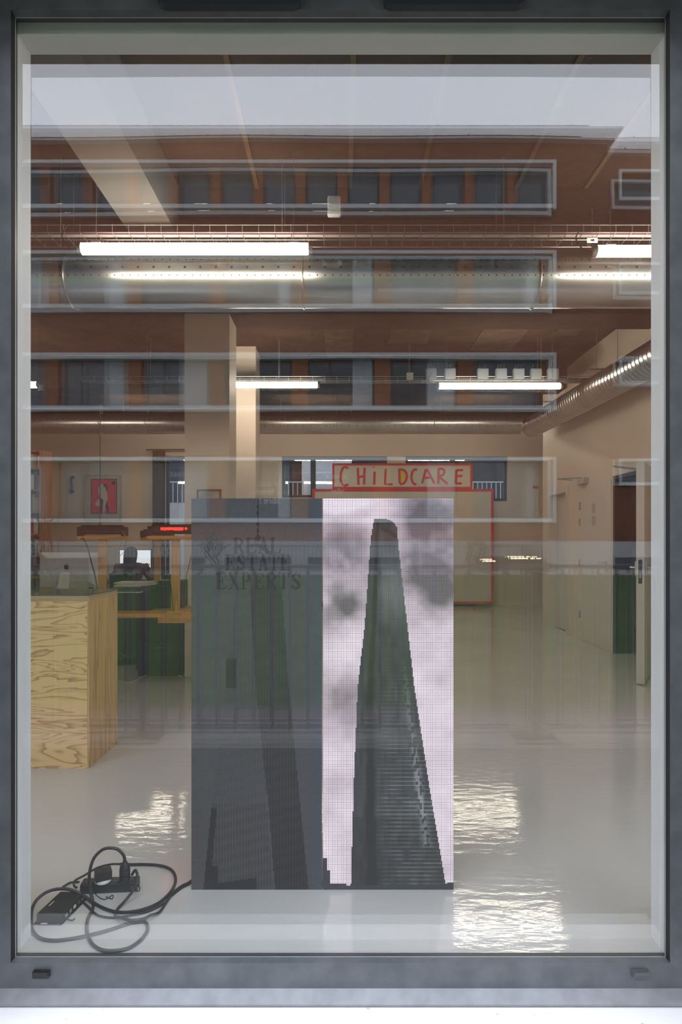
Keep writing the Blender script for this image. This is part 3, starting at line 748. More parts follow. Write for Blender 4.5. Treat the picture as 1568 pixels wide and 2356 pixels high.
for i, q in enumerate([(52, 760), (100, 665), (200, 592), (320, 568), (430, 585), (520, 632)]):
    ll_[i] = onfloor(q[0] / 3.92 + 60, q[1] / 3.92 + 1900, .0058 + .042 * math.sin(PI * (i + .4) / 6.2))
G().tube(spline(main + ll_, 6), .0058, 10).build('power_cable', cab, None, True, label='thick black mains cable looping over the white floor from the round plug', cat='cable')
pend = onfloor(446, 2030, .0058)
c2p = K8([(955, 440, 2.345), (985, 400, 2.33), (1003, 450, 2.315), (995, 520, 2.30), (960, 590, 2.285), (890, 680, 2.262)], .005) + K8([(825, 750), (803, 810), (850, 858), (950, 884), (1060, 870), (1120, 840), (1200, 780), (1262, 690), (1320, 610), (1400, 545), (1480, 503)], .0052)
c2p.append(Vector((XP0 + .03, YPN + .10, .03)))
for i in range(8, 12): c2p[i].z += .012
G().tube(spline(c2p, 6), .0052, 10).build('power_cable', cab, None, True, label='black cable running from the power strip end to the grey display panel', cat='cable')
c3p = K8([(500, 680, 2.285), (560, 730)], .004) + K8([(620, 792), (690, 820), (800, 828), (950, 806), (1100, 772), (1240, 700), (1310, 632), (1400, 562), (1482, 517)], .004)
c3p.append(Vector((XP0 + .05, YPN + .11, .02)))
G().tube(spline(c3p, 6), .004, 8).build('data_cable', cab, None, True, label='thin black cable from the metal controller box to the grey display panel', cat='cable')
c4p = K8([(460, 560, 2.31), (432, 540, 2.315), (440, 495, 2.33), (520, 450, 2.36), (640, 380, 2.41), (760, 348, 2.43), (850, 345, 2.40)], .004)
for p in c4p: p.z = max(p.z, .0045)
G().tube(spline(c4p, 6), .004, 8).build('data_cable', cab, None, True, label='thin black cable arching behind the plugs of the power strip', cat='cable')
c5p = K8([(330, 552), (400, 512), (480, 506)], .004); G().tube(spline(c5p, 6), .004, 8).build('data_cable', cab, None, True, label='short thin cable end poking out between controller box and power strip', cat='cable')
twp = K8([(585, 560), (640, 630), (710, 665), (780, 625), (775, 660), (720, 640)], .002); G().tube(spline(twp, 5), .0018, 6).build('wire_tie', cab, None, True, label='very thin kinked wire lying before the power strip', cat='wire')
lp = K8([(985, 560, 2.33), (1010, 535, 2.33), (1025, 570, 2.325), (1010, 590, 2.32), (985, 580, 2.32)], .002)
for p in lp: p.z = max(p.z, .004)
G().tube(spline(lp, 5), .002, 6).build('wire_loop', cab, None, True, label='small black wire loop at the end of the power strip', cat='wire')
# controller box
fl = onfloor(84, 2124); fr_ = onfloor(142, 2125); bk = onfloor(194, 2072)
e1 = (fr_ - fl); e2 = (bk - fr_); e1.z = e2.z = 0
bxp = thing('controller_box', (fl.x, fl.y, 0), 'flat black metal controller box with ports and mounting flange', 'controller')
boxm = PM('controller_metal', (.022, .021, .02), .5, metal=.3, var=.2)
def para(o, a, b_, z0, z1):
    g = G(); q = [o, o + a, o + a + b_, o + b_]
    return g.add([(p.x, p.y, z0) for p in q] + [(p.x, p.y, z1) for p in q], [(3, 2, 1, 0), (4, 5, 6, 7), (0, 1, 5, 4), (1, 2, 6, 5), (2, 3, 7, 6), (3, 0, 4, 7)])
para(fl, e1, e2, .003, .032).build('case', boxm, bxp)
u1 = e1.normalized(); u2 = e2.normalized()
para(fl - u2 * .012 - u1 * .006, e1 + u1 * .012, e2 + u2 * .024, .001, .003).build('flange', boxm, bxp)
for k, tt in enumerate((.18, .36, .55, .74, .9)):
    p = fr_ + e2 * tt
    para(p - u2 * .006 - u1 * .002, u1 * .004, u2 * .012, .010, .020).build('port', whitep if k in (2,) else steel, bxp)
para(fl + u1 * .02 - u2 * .010, u1 * .022, u2 * .007, .003, .0035).build('sticker', whitep, bxp)
para(fl + e2 * .35 + u1 * .012, u1 * .003, u2 * .03, .032, .0325).build('indicator', whitep, bxp)
an = fr_ + e2 * .12
G().tube(spline([an + Vector((-.001, .0, .013)), an + Vector((.012, -.004, .008)), an + Vector((.028, -.004, .004)), an + Vector((.036, 0, .008))], 4), .0022, 6).build('antenna_lead', cab, bxp, True)
G().tube(spline([fl + e2 * .5 + u1 * .03 + Vector((0, 0, .034)), fl + e2 * .2 + u1 * .045 + Vector((0, 0, .036)), fr_ + e2 * .10 + Vector((.004, 0, .02))], 6), .0012, 5).build('thin_lead', cab, bxp, True)

# ---- ceiling services
tubem = EM('tube_lamp', (1, .87, .72), LAMP)
def tube_lamp(x0, x1, y, z, label, hang=H):
    t = thing('tube_lamp', ((x0 + x1) / 2, y, z), label, 'lamp', 'tubular ceiling lamps')
    r = .036
    G().cyl((x0 + .03, y, z), (x1 - .03, y, z), r, 20).build('tube', tubem, t, True)
    for a, c in ((x0, x0 + .03), (x1 - .03, x1)):
        G().tube([(a, y, z), (a + .006, y, z), (c, y, z)], [r * .8, r * 1.06, r * 1.06], 18).build('end_cap', steel, t, True)
    for x in (x0 + .12, x1 - .12):
        G().cyl((x, y, z + r), (x, y, hang), .0015, 6).build('suspension_wire', steelw, t)
        G().box(x - .03, x + .03, y - .02, y + .02, z + r - .004, z + r + .008).build('bracket', steel, t)
    G().tube(spline([(x0, y, z), (x0 - .05, y, z + .01), (x0 - .10, y, z + .08), (x0 - .06, y, z + .16)], 5), .004, 6).build('supply_lead', cab, t, True)
    return t
tube_lamp(-1.683, -.183, 1.94, 3.210, 'glowing tube lamp hung in front of the wide perforated duct, left of the wall box')
tube_lamp(1.60, 3.10, 1.94, 3.195, 'glowing tube lamp hung in front of the wide perforated duct, ending at the right wall')
tube_lamp(-5.10, -3.60, 5.36, 3.22, 'glowing tube lamp in the middle of the room, farthest from the right wall')
tube_lamp(-1.755, -.255, 5.36, 3.22, 'glowing tube lamp partly behind the column with the framed print')
tube_lamp(1.14, 2.64, 5.36, 3.205, 'glowing tube lamp hung under the row of grey junction boxes')
for x0, wh in ((-4.0, 'in line with the pine bench'), (-1.2, 'in line with the two display panels'), (1.65, 'closest to the spiral duct')): tube_lamp(x0, x0 + 1.5, 9.0, 3.45, 'tube lamp behind the far perforated duct, ' + wh)
def duct(name, p0, p1, r, label, straps, rows_, wire_z):
    t = thing(name, tuple((Vector(p0) + Vector(p1)) / 2), label, 'duct')
    G().cyl(p0, p1, r, 48).build('duct_shell', steel, t, True)
    g = G()
    for ang, pitch, pr in rows_:
        x = p0[0] + .05; k = 0
        while x < p1[0] - .03:
            cy, cz = p0[1] - math.cos(ang) * r, p0[2] + math.sin(ang) * r
            n = Vector((0, -math.cos(ang), math.sin(ang))); c = Vector((x, cy, cz)) + n * .0008
            u = Vector((1, 0, 0)); w = n.cross(u)
            vs = [c + (u * math.cos(2 * PI * q / 8) + w * math.sin(2 * PI * q / 8)) * pr for q in range(8)]
            g.add(vs, [tuple(range(8))]); x += pitch
    g.build('perforations', gasket, t, kind='stuff')
    for x in straps:
        P = [(x, p0[1] + math.cos(a) * (r + .004), p0[2] + math.sin(a) * (r + .004)) for a in [2 * PI * k / 32 for k in range(33)]]
        G().tube(P, .007, 6, False).build('strap', steel, t, True)
        G().cyl((x, p0[1], p0[2] + r), (x, p0[1], wire_z), .003, 6).build('hanger', steelw, t)
    return t
D1Y = 2.45
duct('perforated_duct', (-3.4, D1Y, 3.215), (3.29, D1Y, 3.215), .18, 'wide shiny perforated duct spanning the room close to the shop window',
     (fx(170, 4.45), fx(699, 4.45), fx(1226, 4.45)), [(math.radians(30), .054, .0055), (math.radians(9), .108, .0085), (math.radians(-9), .054, .0055)], 3.53)
duct('perforated_duct', (-5.2, 7.8, 3.23), (2.84, 7.8, 3.23), .165, 'shiny perforated duct running along the back of the room above the childcare board',
     (fx(775, 9.8), fx(995, 9.8), fx(340, 9.8), fx(235, 9.8)), [(math.radians(12), .09, .008), (math.radians(-22), .12, .008)], H)
# spiral duct
sp = thing('spiral_duct', (3.0, 5.4, 3.13), 'ribbed round spiral duct running along the right wall', 'duct')
prof = []; y = 3.0
pts = []; rs = []
while y < 7.72:
    pts += [(3.02, y, 3.10 + (y - 3) * .016), (3.02, y + .055, 3.10 + (y - 3) * .016), (3.02, y + .062, 3.10 + (y - 3) * .016), (3.02, y + .069, 3.10 + (y - 3) * .016)]; rs += [.165, .165, .171, .165]; y += .078
G().tube(pts, rs, 32).build('duct_shell', steel, sp, True, angle=20)
for y in (3.4, 5.0, 6.6):
    for sx in (-.12, .12): G().cyl((3.02 + sx, y, 3.26), (3.02 + sx, y, H), .003, 6).build('hanger', steelw, sp)
    G().box(2.82, 3.22, y - .02, y + .02, 3.30, 3.312).build('support_bar', steel, sp)
# near cable tray
def tray(y0, y1, z, x0, x1, label, pitch, r):
    t = thing('cable_tray', ((x0 + x1) / 2, (y0 + y1) / 2, z), label, 'cable tray')
    g = G()
    for (yy, zz) in ((y0, z), ((y0 + y1) / 2, z), (y1, z), (y0, z + .05), (y1, z + .05)): g.cyl((x0, yy, zz), (x1, yy, zz), r, 6)
    g.build('long_wires', steelw, t)
    g = G(); x = x0
    while x < x1: g.tube([(x, y0, z + .055), (x, y0, z), (x, y1, z), (x, y1, z + .055)], r, 5); x += pitch
    g.build('cross_wires', steelw, t, kind='stuff')
    for k in range(4):
        x = x0 + (x1 - x0) * (k + .5) / 4
        G().cyl((x, y0, z), (x, y0, H), .003, 6).build('hanger', steelw, t); G().cyl((x, y1, z), (x, y1, H), .003, 6).build('hanger', steelw, t)
    return t
tray(2.10, 2.30, 3.395, -2.6, 3.29, 'wire mesh cable tray above the wide perforated duct', .108, .0026)
G().cyl((-2.6, 2.20, 3.43), (3.29, 2.20, 3.43), .016, 12).build('conduit_pipe', greyp, None, True, label='grey conduit pipe lying along the wire cable tray near the window', cat='pipe')
G().cyl((-2.6, 2.14, 3.412), (3.29, 2.14, 3.412), .010, 8).build('cable', PM('purple_cable', (.10, .02, .045), .5), None, True, label='dark purple cable lying along the wire cable tray', cat='cable')
tray(5.62, 5.74, 3.34, -3.2, XR - .02, 'dark cable tray carrying grey junction boxes deep in the room', .15, .004)
g = G(); g.box(-3.2, XR - .02, 5.62, 5.74, 3.346, 3.372); g.build('cable_bundle', dgrey, None, label='dark bundle of cables lying in the far cable tray', cat='cable')
jbm = PM('junction_grey', (.13, .14, .15), .5)
for k, (px, nm) in enumerate(((990, 'first'), (1034, 'second'), (1109, 'third'), (1151, 'fourth'), (1191, 'fifth'), (1231, 'sixth'), (1270, 'seventh'))):
    p = at(px, 872, 7.6); t = thing('junction_box', (p.x, 5.59, 3.345), nm + ' grey junction box along the far cable tray, counted towards the right wall', 'junction box', 'grey junction boxes on the far cable tray')
    G().rbox(p.x - .066, p.x + .066, 5.555, 5.615, 3.345, 3.475, .008, 'Y').build('case', jbm, t)
    G().rbox(p.x - .058, p.x + .058, 5.549, 5.555, 3.353, 3.467, .006, 'Y').build('lid', jbm, t)
    for q in (-.035, 0, .035):
        G().tube(spline([(p.x + q, 5.585, 3.475), (p.x + q, 5.585, 3.51), (p.x + q + .012, 5.60, 3.53)], 4), .007, 6).build('cable_gland', dgrey, t)
p = at(942, 868, 7.6); G().rbox(p.x - .04, p.x + .04, 5.57, 5.615, 3.345, 3.425, .006, 'Y').build('junction_box', PM('ivory_plastic', (.62, .58, .42), .5), None, label='small ivory junction box at the start of the far cable tray row', cat='junction box')
p = at(1362, 553, 4.05); ex = thing('exit_plate', (p.x, p.y, p.z), 'small pale pictogram plate clipped above the lamp by the right wall', 'sign')
G().rbox(p.x - .035, p.x + .035, p.y, p.y + .006, p.z - .014, p.z + .016, .003, 'Y').build('plate', whitep, ex)
G().prism([(p.x - .012, p.z - .004), (p.x + .002, p.z - .004), (p.x + .002, p.z - .010), (p.x + .016, p.z + .001), (p.x + .002, p.z + .012), (p.x + .002, p.z + .006), (p.x - .012, p.z + .006)], p.y - .001, p.y).build('arrow', black, ex)
G().cyl((p.x, p.y + .003, p.z + .016), (p.x, p.y + .003, 3.53), .0015, 5).build('hanger', steelw, ex)
# access point by the tray
p = at(769, 520, 4.3); t = thing('wall_box', (p.x, 2.06, p.z - .06), 'white rounded wireless box hanging beside the near cable tray', 'access point')
G().rbox(p.x - .043, p.x + .043, 2.03, 2.075, p.z - .06, p.z + .058, .012, 'Y').build('case', whitep, t, True)
G().rbox(p.x - .036, p.x + .036, 2.026, 2.03, p.z - .022, p.z + .052, .008, 'Y').build('front_plate', greyp, t, True)
G().tube(spline([(p.x, 2.05, p.z + .058), (p.x + .0, 2.05, p.z + .10), (p.x + .03, 2.05, p.z + .115), (p.x + .045, 2.06, p.z + .05), (p.x + .05, 2.10, p.z - .03)], 5), .005, 6).build('lead', cab, t, True)

# ---- back wall things
d = 12.95; YBd = d - DC
cb = thing('childcare_board', (fx(926, d), YBd + .06, 0), 'large cream board with red border and hand-painted CHiLDCARE sign on top', 'board')
X0, X1, Z1 = fx(718, d), fx(1135, d), fz(1125, d); U0, U1, V1 = fx(764, d), fx(1086, d), fz(1066, d)
G().box(X0, X1, YBd, YBd + .04, .05, Z1).build('main_panel', boardm, cb)
G().box(U0, U1, YBd, YBd + .04, Z1, V1).build('sign_panel', boardm, cb)
G().box(X0 + .1, X1 - .35, YBd + .02, YBd + .16, 0, .05).build('base_batten', blackm, cb)
def border(x0, x1, z0, z1, t, par, y):
    for q in ([(x0, z0), (x1, z0), (x1, z0 + t), (x0, z0 + t)], [(x0, z1 - t), (x1, z1 - t), (x1, z1), (x0, z1)],
              [(x0, z0 + t), (x0 + t, z0 + t), (x0 + t, z1 - t), (x0, z1 - t)], [(x1 - t, z0 + t), (x1, z0 + t), (x1, z1 - t), (x1 - t, z1 - t)]):
        G().prism(q, y - .006, y).build('red_border', red, par)
border(X0, X1, .05, Z1, .055, cb, YBd); border(U0, U1, Z1, V1, .045, cb, YBd)
LET = {'C': [[(608, 197), (595, 189), (578, 195), (566, 225), (564, 260), (575, 290), (592, 296), (610, 290)]],
       'H': [[(664, 193), (668, 292)], [(704, 192), (700, 290)], [(668, 246), (702, 242)]],
       'i': [[(762, 216), (760, 290)], [(757, 187), (759, 191)]],
       'L': [[(826, 200), (822, 288), (866, 290)]],
       'D': [[(905, 204), (908, 285)], [(900, 203), (930, 206), (948, 228), (946, 262), (930, 284), (908, 288)]],
       'C2': [[(1008, 206), (992, 204), (980, 222), (976, 254), (986, 282), (1004, 291)]],
       'A': [[(1060, 202), (1038, 284)], [(1066, 200), (1110, 285)], [(1046, 252), (1092, 250)]],
       'R': [[(1134, 205), (1132, 288)], [(1128, 202), (1152, 198), (1168, 210), (1162, 232), (1134, 244)], [(1136, 244), (1186, 287)]],
       'E': [[(1238, 206), (1234, 284)], [(1238, 208), (1276, 206)], [(1238, 242), (1272, 240)], [(1230, 284), (1268, 284)]]}
yel = PM('yellow_paint', (.72, .50, .03), .6)
for ch, sts in LET.items():
    g = G()
    for s_ in sts:
        P = [(fx(560 + a / 2.529, d), YBd - .004, fz(1000 + b_ / 2.529, d)) for a, b_ in s_]
        if len(P) > 3: P = spline(P, 4)
        g.tube(P, .028, 6)
    g.v = [(x, YBd - .003 + (y - (YBd - .004)) * .12, z) for x, y, z in g.v]
    lt = g.build('letter', red, cb)
P = [(fx(560 + a / 2.529, d), fz(1000 + b_ / 2.529, d)) for a, b_ in ((909, 208), (930, 211), (943, 230), (941, 262), (928, 280), (911, 284))]
G().prism(P, YBd - .0025, YBd - .0005).build('yellow_fill', yel, cb)
# poster
d = 13.18; y = d - DC
po = thing('framed_poster', (fx(236, d), y, fz(1200, d)), 'red poster of two embracing figures in a pale wooden frame', 'poster')
a, c, e, f = fx(195, d), fx(278, d), fz(1200, d), fz(1093, d)
G().box(a, c, y, y + .015, e, f).build('mat_board', PM('mat_board', (.55, .50, .40), .7), po)
for q in ((a, c, e, e + .03), (a, c, f - .03, f), (a, a + .03, e + .03, f - .03), (c - .03, c, e + .03, f - .03)): G().box(q[0], q[1], y - .015, y + .015, q[2], q[3]).build('frame', PM('pale_frame', (.50, .42, .28), .5), po)
pa, pc, pe, pf = fx(209, d), fx(269, d), fz(1182, d), fz(1102, d)
G().box(pa, pc, y - .003, y, pe, pf).build('black_print_edge', black, po)
G().box(pa + .015, pc - .015, y - .004, y - .003, pe + .015, pf - .015).build('red_print', PM('poster_red', (.80, .03, .008), .6), po)
crm = PM('poster_cream', (.66, .55, .38), .6)
def pp(l, mat, dy): G().prism([(fx(60 + q / 3.92, d), fz(1000 + w / 3.92, d)) for q, w in l], y - dy, y - .004).build('printed_figure', mat, po)
pp([(672, 450), (690, 446), (702, 458), (708, 520), (716, 560), (690, 585), (668, 560), (655, 530), (652, 480)], crm, .0048)
pp([(640, 590), (665, 580), (672, 610), (668, 648), (640, 645), (624, 630)], crm, .0048)
pp([(668, 580), (694, 582), (688, 640), (684, 712), (664, 712), (664, 650)], black, .0048)
pp([(700, 470), (712, 450), (728, 460), (733, 500), (730, 540), (738, 570), (728, 600), (712, 650), (708, 712), (694, 712), (696, 600), (690, 560)], crm, .0052)
pp([(698, 462), (710, 446), (724, 448), (734, 480), (732, 520), (722, 496), (716, 462), (704, 480)], black, .0056)
pp([(726, 600), (736, 630), (752, 706), (738, 710), (716, 640)], black, .0048)
pp([(770, 435), (790, 412), (808, 435), (790, 458)], black, .0048)
# blue hook
pts = [at(168.5 + q, w, 13.13) for q, w in ((1, 1100), (-1.5, 1097), (-4, 1099), (-5, 1106), (-4, 1113), (-3.5, 1120), (-4, 1126), (-6, 1130), (-3, 1131), (-2, 1127))]
G().tube(spline(pts, 4), [.02 + .014 * (i > 26) for i in range(37)], 8).build('wall_hook', PM('blue_enamel', (.03, .10, .28), .3), None, True, label='blue curly hook fixed on the back wall beside the red poster', cat='hook')
# curtain
g = G(); x0, x1 = fx(350, 13.0), fx(379, 13.0); n = 40
fr0 = [(x0 + (x1 - x0) * i / n, 11.02 + .035 * math.sin(i * 2 * PI / 6)) for i in range(n + 1)]
bk0 = [(x, yy + .012) for x, yy in reversed(fr0)]
poly = fr0 + bk0; m = len(poly)
g.add([(x, yy, .005) for x, yy in poly] + [(x, yy, fz(1036, 13)) for x, yy in poly], [(i, (i + 1) % m, m + (i + 1) % m, m + i) for i in range(m)])
g.build('curtain', PM('brown_curtain', (.13, .085, .05), .9), None, True, label='dark brown curtain gathered at the tall rear window', cat='curtain', angle=80)
G().cyl((fx(335, 13), 11.03, fz(1034, 13)), (fx(470, 13), 11.03, fz(1034, 13)), .012, 8).build('curtain_rod', blackm, None, True, label='thin dark rod above the tall rear window', cat='curtain rod')
G().box(-1.81, -1.74, YB - .07, YB - .002, .5, 3.19).build('wall_conduit', blackm, None, label='black vertical duct strip on the back wall beside the half hidden column', cat='duct strip')
# small framed print on column
d = 6.13; y = 4.15
fp = thing('framed_print', (fx(480, d), y - .02, fz(1180, d)), 'small print in a thin brown wooden frame on the near column', 'picture')
a, c, e, f = fx(453, d), fx(508, d), fz(1180, d), fz(1126, d)
for q in ((a, c, e, e + .012), (a, c, f - .012, f), (a, a + .012, e, f), (c - .012, c, e, f)): G().box(q[0], q[1], y - .024, y - .002, q[2], q[3]).build('frame', PM('brown_frame', (.20, .07, .03), .5), fp)
G().box(a + .01, c - .01, y - .012, y - .003, e + .01, f - .01).build('print', PM('grey_print', (.40, .41, .38), .6, var=.3, scale=8), fp)

# ---- right wall doors
dr = PM('door_paint', (.64, .60, .53), .5, var=.02)
d1 = thing('door_1', (XR, (DA[0] + DA[1]) / 2, 0), kind='structure')
G().box(XR + .10, XR + .14, DA[0] + .04, DA[1] - .04, .01, 2.08).build('door_leaf', dr, d1)
for q in ((DA[0] - .05, DA[0] + .04, 0, 2.16), (DA[1] - .04, DA[1] + .05, 0, 2.16), (DA[0] + .04, DA[1] - .04, 2.08, 2.16)): G().box(XR - .012, XR + .14, q[0], q[1], q[2], q[3]).build('door_frame', dr, d1)
G().box(XR + .095, XR + .10, DA[0] + .12, DA[0] + .24, 1.55, 1.75).build('sign_plate', greyp, d1)
d2 = thing('door_2', (XR, 6.0, 0), kind='structure'); y0, y1 = yd(1406), yd(1335)
G().box(XR - .006, XR - .001, y0, y1, .012, 2.10).build('door_leaf', dr, d2)
for z in (.35, 1.06, 1.62, 1.84): G().cyl((XR - .016, y1, z - .05), (XR - .016, y1, z + .05), .012, 10).build('hinge', steel, d2, True)
yh = yd(1396)
G().cyl((XR - .02, yh, 1.09), (XR - .006, yh, 1.09), .024, 14).build('handle_rose', steel, d2, True)
G().tube([(XR - .05, yh, 1.09), (XR - .055, yh + .03, 1.09), (XR - .055, yh + .13, 1.09)], .010, 8).build('handle', steel, d2, True)
G().cyl((XR - .05, yh, 1.09), (XR - .01, yh, 1.09), .009, 8).build('handle_stem', steel, d2, True)
G().cyl((XR - .018, yh, .99), (XR - .006, yh, .99), .022, 14).build('lock_rose', steel, d2, True)
ycl = yd(1343)
G().box(XR - .06, XR - .002, ycl - .14, ycl + .10, 2.13, 2.21).build('door_closer', greyp, d2)
G().tube([(XR - .035, ycl, 2.215), (XR - .28, ycl + .22, 2.225), (XR - .03, ycl + .35, 2.22)], .009, 6).build('closer_arm', steel, d2)
for z0 in (1.56, 1.72):
    yy = yd(1366); G().box(XR - .008, XR - .001, yy - .055, yy + .055, z0, z0 + .125).build('door_sign', greyp, None, label='%s of two small grey sign plates on the right wall' % ('lower' if z0 < 1.6 else 'upper'), cat='sign')
# third doorway with open leaf
d3 = thing('door_3', (XR, 5.0, 0), kind='structure')
G().box(XR - .01, XR + .19, DCo[1] - .01, DCo[1] + .035, 0, 2.14).build('door_jamb', blackm, d3)
G().box(XR - .01, XR + .19, DCo[0], DCo[1], 2.10, 2.14).build('door_head', blackm, d3)
hx, hy = XR - .02, DCo[0] + .03; ex, ey = fx(1472, 5.76), 5.76 - DC
L3 = math.hypot(ex - hx, ey - hy); an3 = math.atan2(ey - hy, ex - hx)
lf = G().box(hx, hx + L3, hy - .035, hy + .035, .012, 2.09).rotz(an3, (hx, hy)).build('door_leaf', dr, d3)
pl3 = lambda a, b_, c_, d_, e_, f_, nm, mt: G().rbox(hx + a, hx + b_, hy + c_, hy + d_, e_, f_, .008, 'X').rotz(an3, (hx, hy)).build(nm, mt, d3)
pl3(L3, L3 + .003, -.016, .016, .95, 1.175, 'lock_plate', black)
pl3(L3 + .003, L3 + .006, -.007, .007, 1.0, 1.05, 'latch', steel)
for sgn in (-1, 1):
    pl3(L3 - .10, L3 - .05, sgn * .045 - .008, sgn * .045 + .008, 1.02, 1.16, 'handle_plate', steel)
    G().tube([(hx + L3 - .07, hy + sgn * .04, 1.10), (hx + L3 - .07, hy + sgn * .09, 1.10), (hx + L3 - .19, hy + sgn * .095, 1.10)], .010, 8).rotz(an3, (hx, hy)).build('handle', steel, d3, True)
G().tube([(XR - .02, DCo[1] - .28, 2.20), (XR - .22, DCo[1] - .45, 2.20), (hx + (ex - hx) * .45, hy + (ey - hy) * .45 + .06, 2.07)], .010, 6).build('closer_arm', steel, d3)
for z in (.35, 1.05, 1.85): G().cyl((hx, hy - .045, z - .05), (hx, hy - .045, z + .05), .012, 8).build('hinge', steel, d3, True)
# dim side room behind the doorway
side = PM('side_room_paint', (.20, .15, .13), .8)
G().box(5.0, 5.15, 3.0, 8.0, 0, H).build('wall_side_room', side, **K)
dstop = onfloor(1232, 1391)
G().rbox(dstop.x - .03, dstop.x + .03, dstop.y - .04, dstop.y, 0, .22, .01, 'Z').build('door_stop', dgrey, None, label='small dark door stop standing on the floor by the back wall', cat='door stop')
G().box(fx(1228, 13.1), fx(1240, 13.1), YB - .012, YB - .001, fz(1123, 13.1), fz(1117, 13.1)).build('wall_sign', red, None, label='tiny red sign on the back wall beside the right corner', cat='sign')

# ---- work area: bench, stands with scrolling signs, printer, case, computer
TZ = .75
tb = thing('work_bench', (-1.9, 3.4, 0), 'long orange pine work bench carrying the wooden sign stands', 'table')
G().box(-3.1, -.95, 3.06, 3.74, TZ - .035, TZ).build('bench_top', pine, tb)
G().box(-1.50, -1.0, 3.05, 3.07, TZ - .075, TZ - .035).build('bench_apron', pine, tb)
for x in (-3.05, -1.0):
    for yy in (3.10, 3.66): G().box(x, x + .05, yy, yy + .05, 0, TZ - .035).build('leg', pine_v, tb)
signm = PM('sign_case', (.05, .022, .018), .3, var=.15); redled = EM('red_led', (1, .012, .008), 6)
def stand(x, y, base, label, slabel, w=.42, lit=0):
    t = thing('sign_stand', (x, y, base), label, 'stand')
    G().box(x - .033, x + .033, y - .02, y + .02, base, 1.362).build('post', pine_v, t)
    G().box(x - w / 2, x + w / 2, y - .045, y + .045, 1.362, 1.390).build('crossbar', pine, t)
    G().box(x - .06, x + .06, y - .07, y + .07, base, base + .02).build('foot', pine, t)
    s = thing('scrolling_sign', (x, y, 1.39), slabel, 'sign')
    G().rbox(x - w / 2 + .03, x + w / 2 - .03, y - .035, y + .035, 1.405, 1.485, .018, 'X').build('case', signm, s, True)
    for sg in (-1, 1):
        xx = x + sg * (w / 2 - .015); G().rbox(xx - .018, xx + .018, y - .04, y + .04, 1.390, 1.470, .012, 'X').build('end_cap', black, s, True)
    G().box(x - w / 2 + .045, x + w / 2 - .045, y - .0365, y - .035, 1.418, 1.472).build('display_window', signm, s)
    if lit:
        g = G(); r_ = random.Random(4); xx = x - w * .26
        while xx < x + w * .16:
            ww = r_.uniform(.010, .016); zb = r_.choice((1.438, 1.436, 1.434)); g.box(xx, xx + ww, y - .0375, y - .0365, zb, 1.458 + r_.choice((0, .001))); xx += ww + .0012
        g.box(x + w * .19, x + w * .24, y - .0375, y - .0365, 1.444, 1.454); g.box(x + w * .205, x + w * .222, y - .0375, y - .0365, 1.438, 1.460)
        g.build('lit_glyphs', redled, s)
    G().tube(spline([(x + w / 2 - .02, y - .05, 1.44), (x + w / 2 + .02, y - .06, 1.36), (x + w / 2 + .0, y - .05, 1.26), (x + w / 2 - .05, y - .05, 1.22), (x + w / 2 - .04, y, 1.34)], 5), .003, 5).build('lead', PM('pale_lead', (.3, .28, .24), .6), s, True)
    return t
P2 = at(404, 1400, 5.12)
stand(P2.x, 3.12, TZ, 'wooden T-shaped stand on the bench holding the sign with lit red glyphs', 'dark scrolling sign with glowing red glyphs on a wooden stand', .44, 1)
P1 = at(235, 1300, 5.35)
stand(P1.x, 3.36, TZ, 'wooden T-shaped stand on the bench behind the plywood plinth', 'unlit dark scrolling sign on the wooden stand behind the plinth', .41, 0)
P3 = at(362, 1300, 6.55)
stand(fx(362, 6.95), 4.95, 0, 'floor-standing wooden T-shaped stand behind the sign with lit red glyphs', 'dark scrolling sign partly behind the one with lit red glyphs', .36, 0)
# hanging cord and leads
G().tube([at(230, 930, 5.3), at(230.5, 1080, 5.3), at(230, 1209, 5.3)], .004, 6).build('hanging_cord', cab, None, True, label='thin black cord hanging from the ceiling down to the unlit sign', cat='cord')
G().tube(spline([at(186, 1240, 5.3), at(192, 1240, 5.3), at(200, 1255, 5.3), at(208, 1285, 5.3), at(217, 1320, 5.3), at(225, 1356, 5.25)], 5), .005, 6).build('hanging_cord', cab, None, True, label='black lead sagging from the unlit sign towards the bench', cat='cord')
G().tube(spline([at(368, 1240, 5.06), at(378, 1262, 5.06), at(386, 1300, 5.07), at(393, 1345, 5.07), at(398, 1408, 5.07)], 5), .0035, 6).build('hanging_cord', cab, None, True, label='black lead running down in front of the lit sign post', cat='cord')
G().tube(spline([at(446, 1250, 5.1), at(437, 1290, 5.1), at(428, 1330, 5.1), at(423, 1368, 5.2), at(424, 1390, 5.4)], 5), .003, 6).build('hanging_cord', cab, None, True, label='thin lead dropping beside the column next to the lit sign', cat='cord')
G().tube(spline([at(404, 1426, 5.2), at(400, 1450, 5.2), at(380, 1475, 5.2), at(340, 1492, 5.2), at(310, 1512, 5.2), at(285, 1508, 5.2), at(262, 1488, 5.2)], 5), .004, 6).build('slack_cable', cab, None, True, label='slack black cable hanging under the pine bench', cat='cable')
G().tube(spline([onfloor(q, w, .006) for q, w in ((262, 1562), (300, 1570), (340, 1552), (380, 1546), (418, 1556))], 5), .005, 6).build('floor_cable', whitep, None, True, label='pale cable snaking on the floor in front of the dark cabinet', cat='cable')
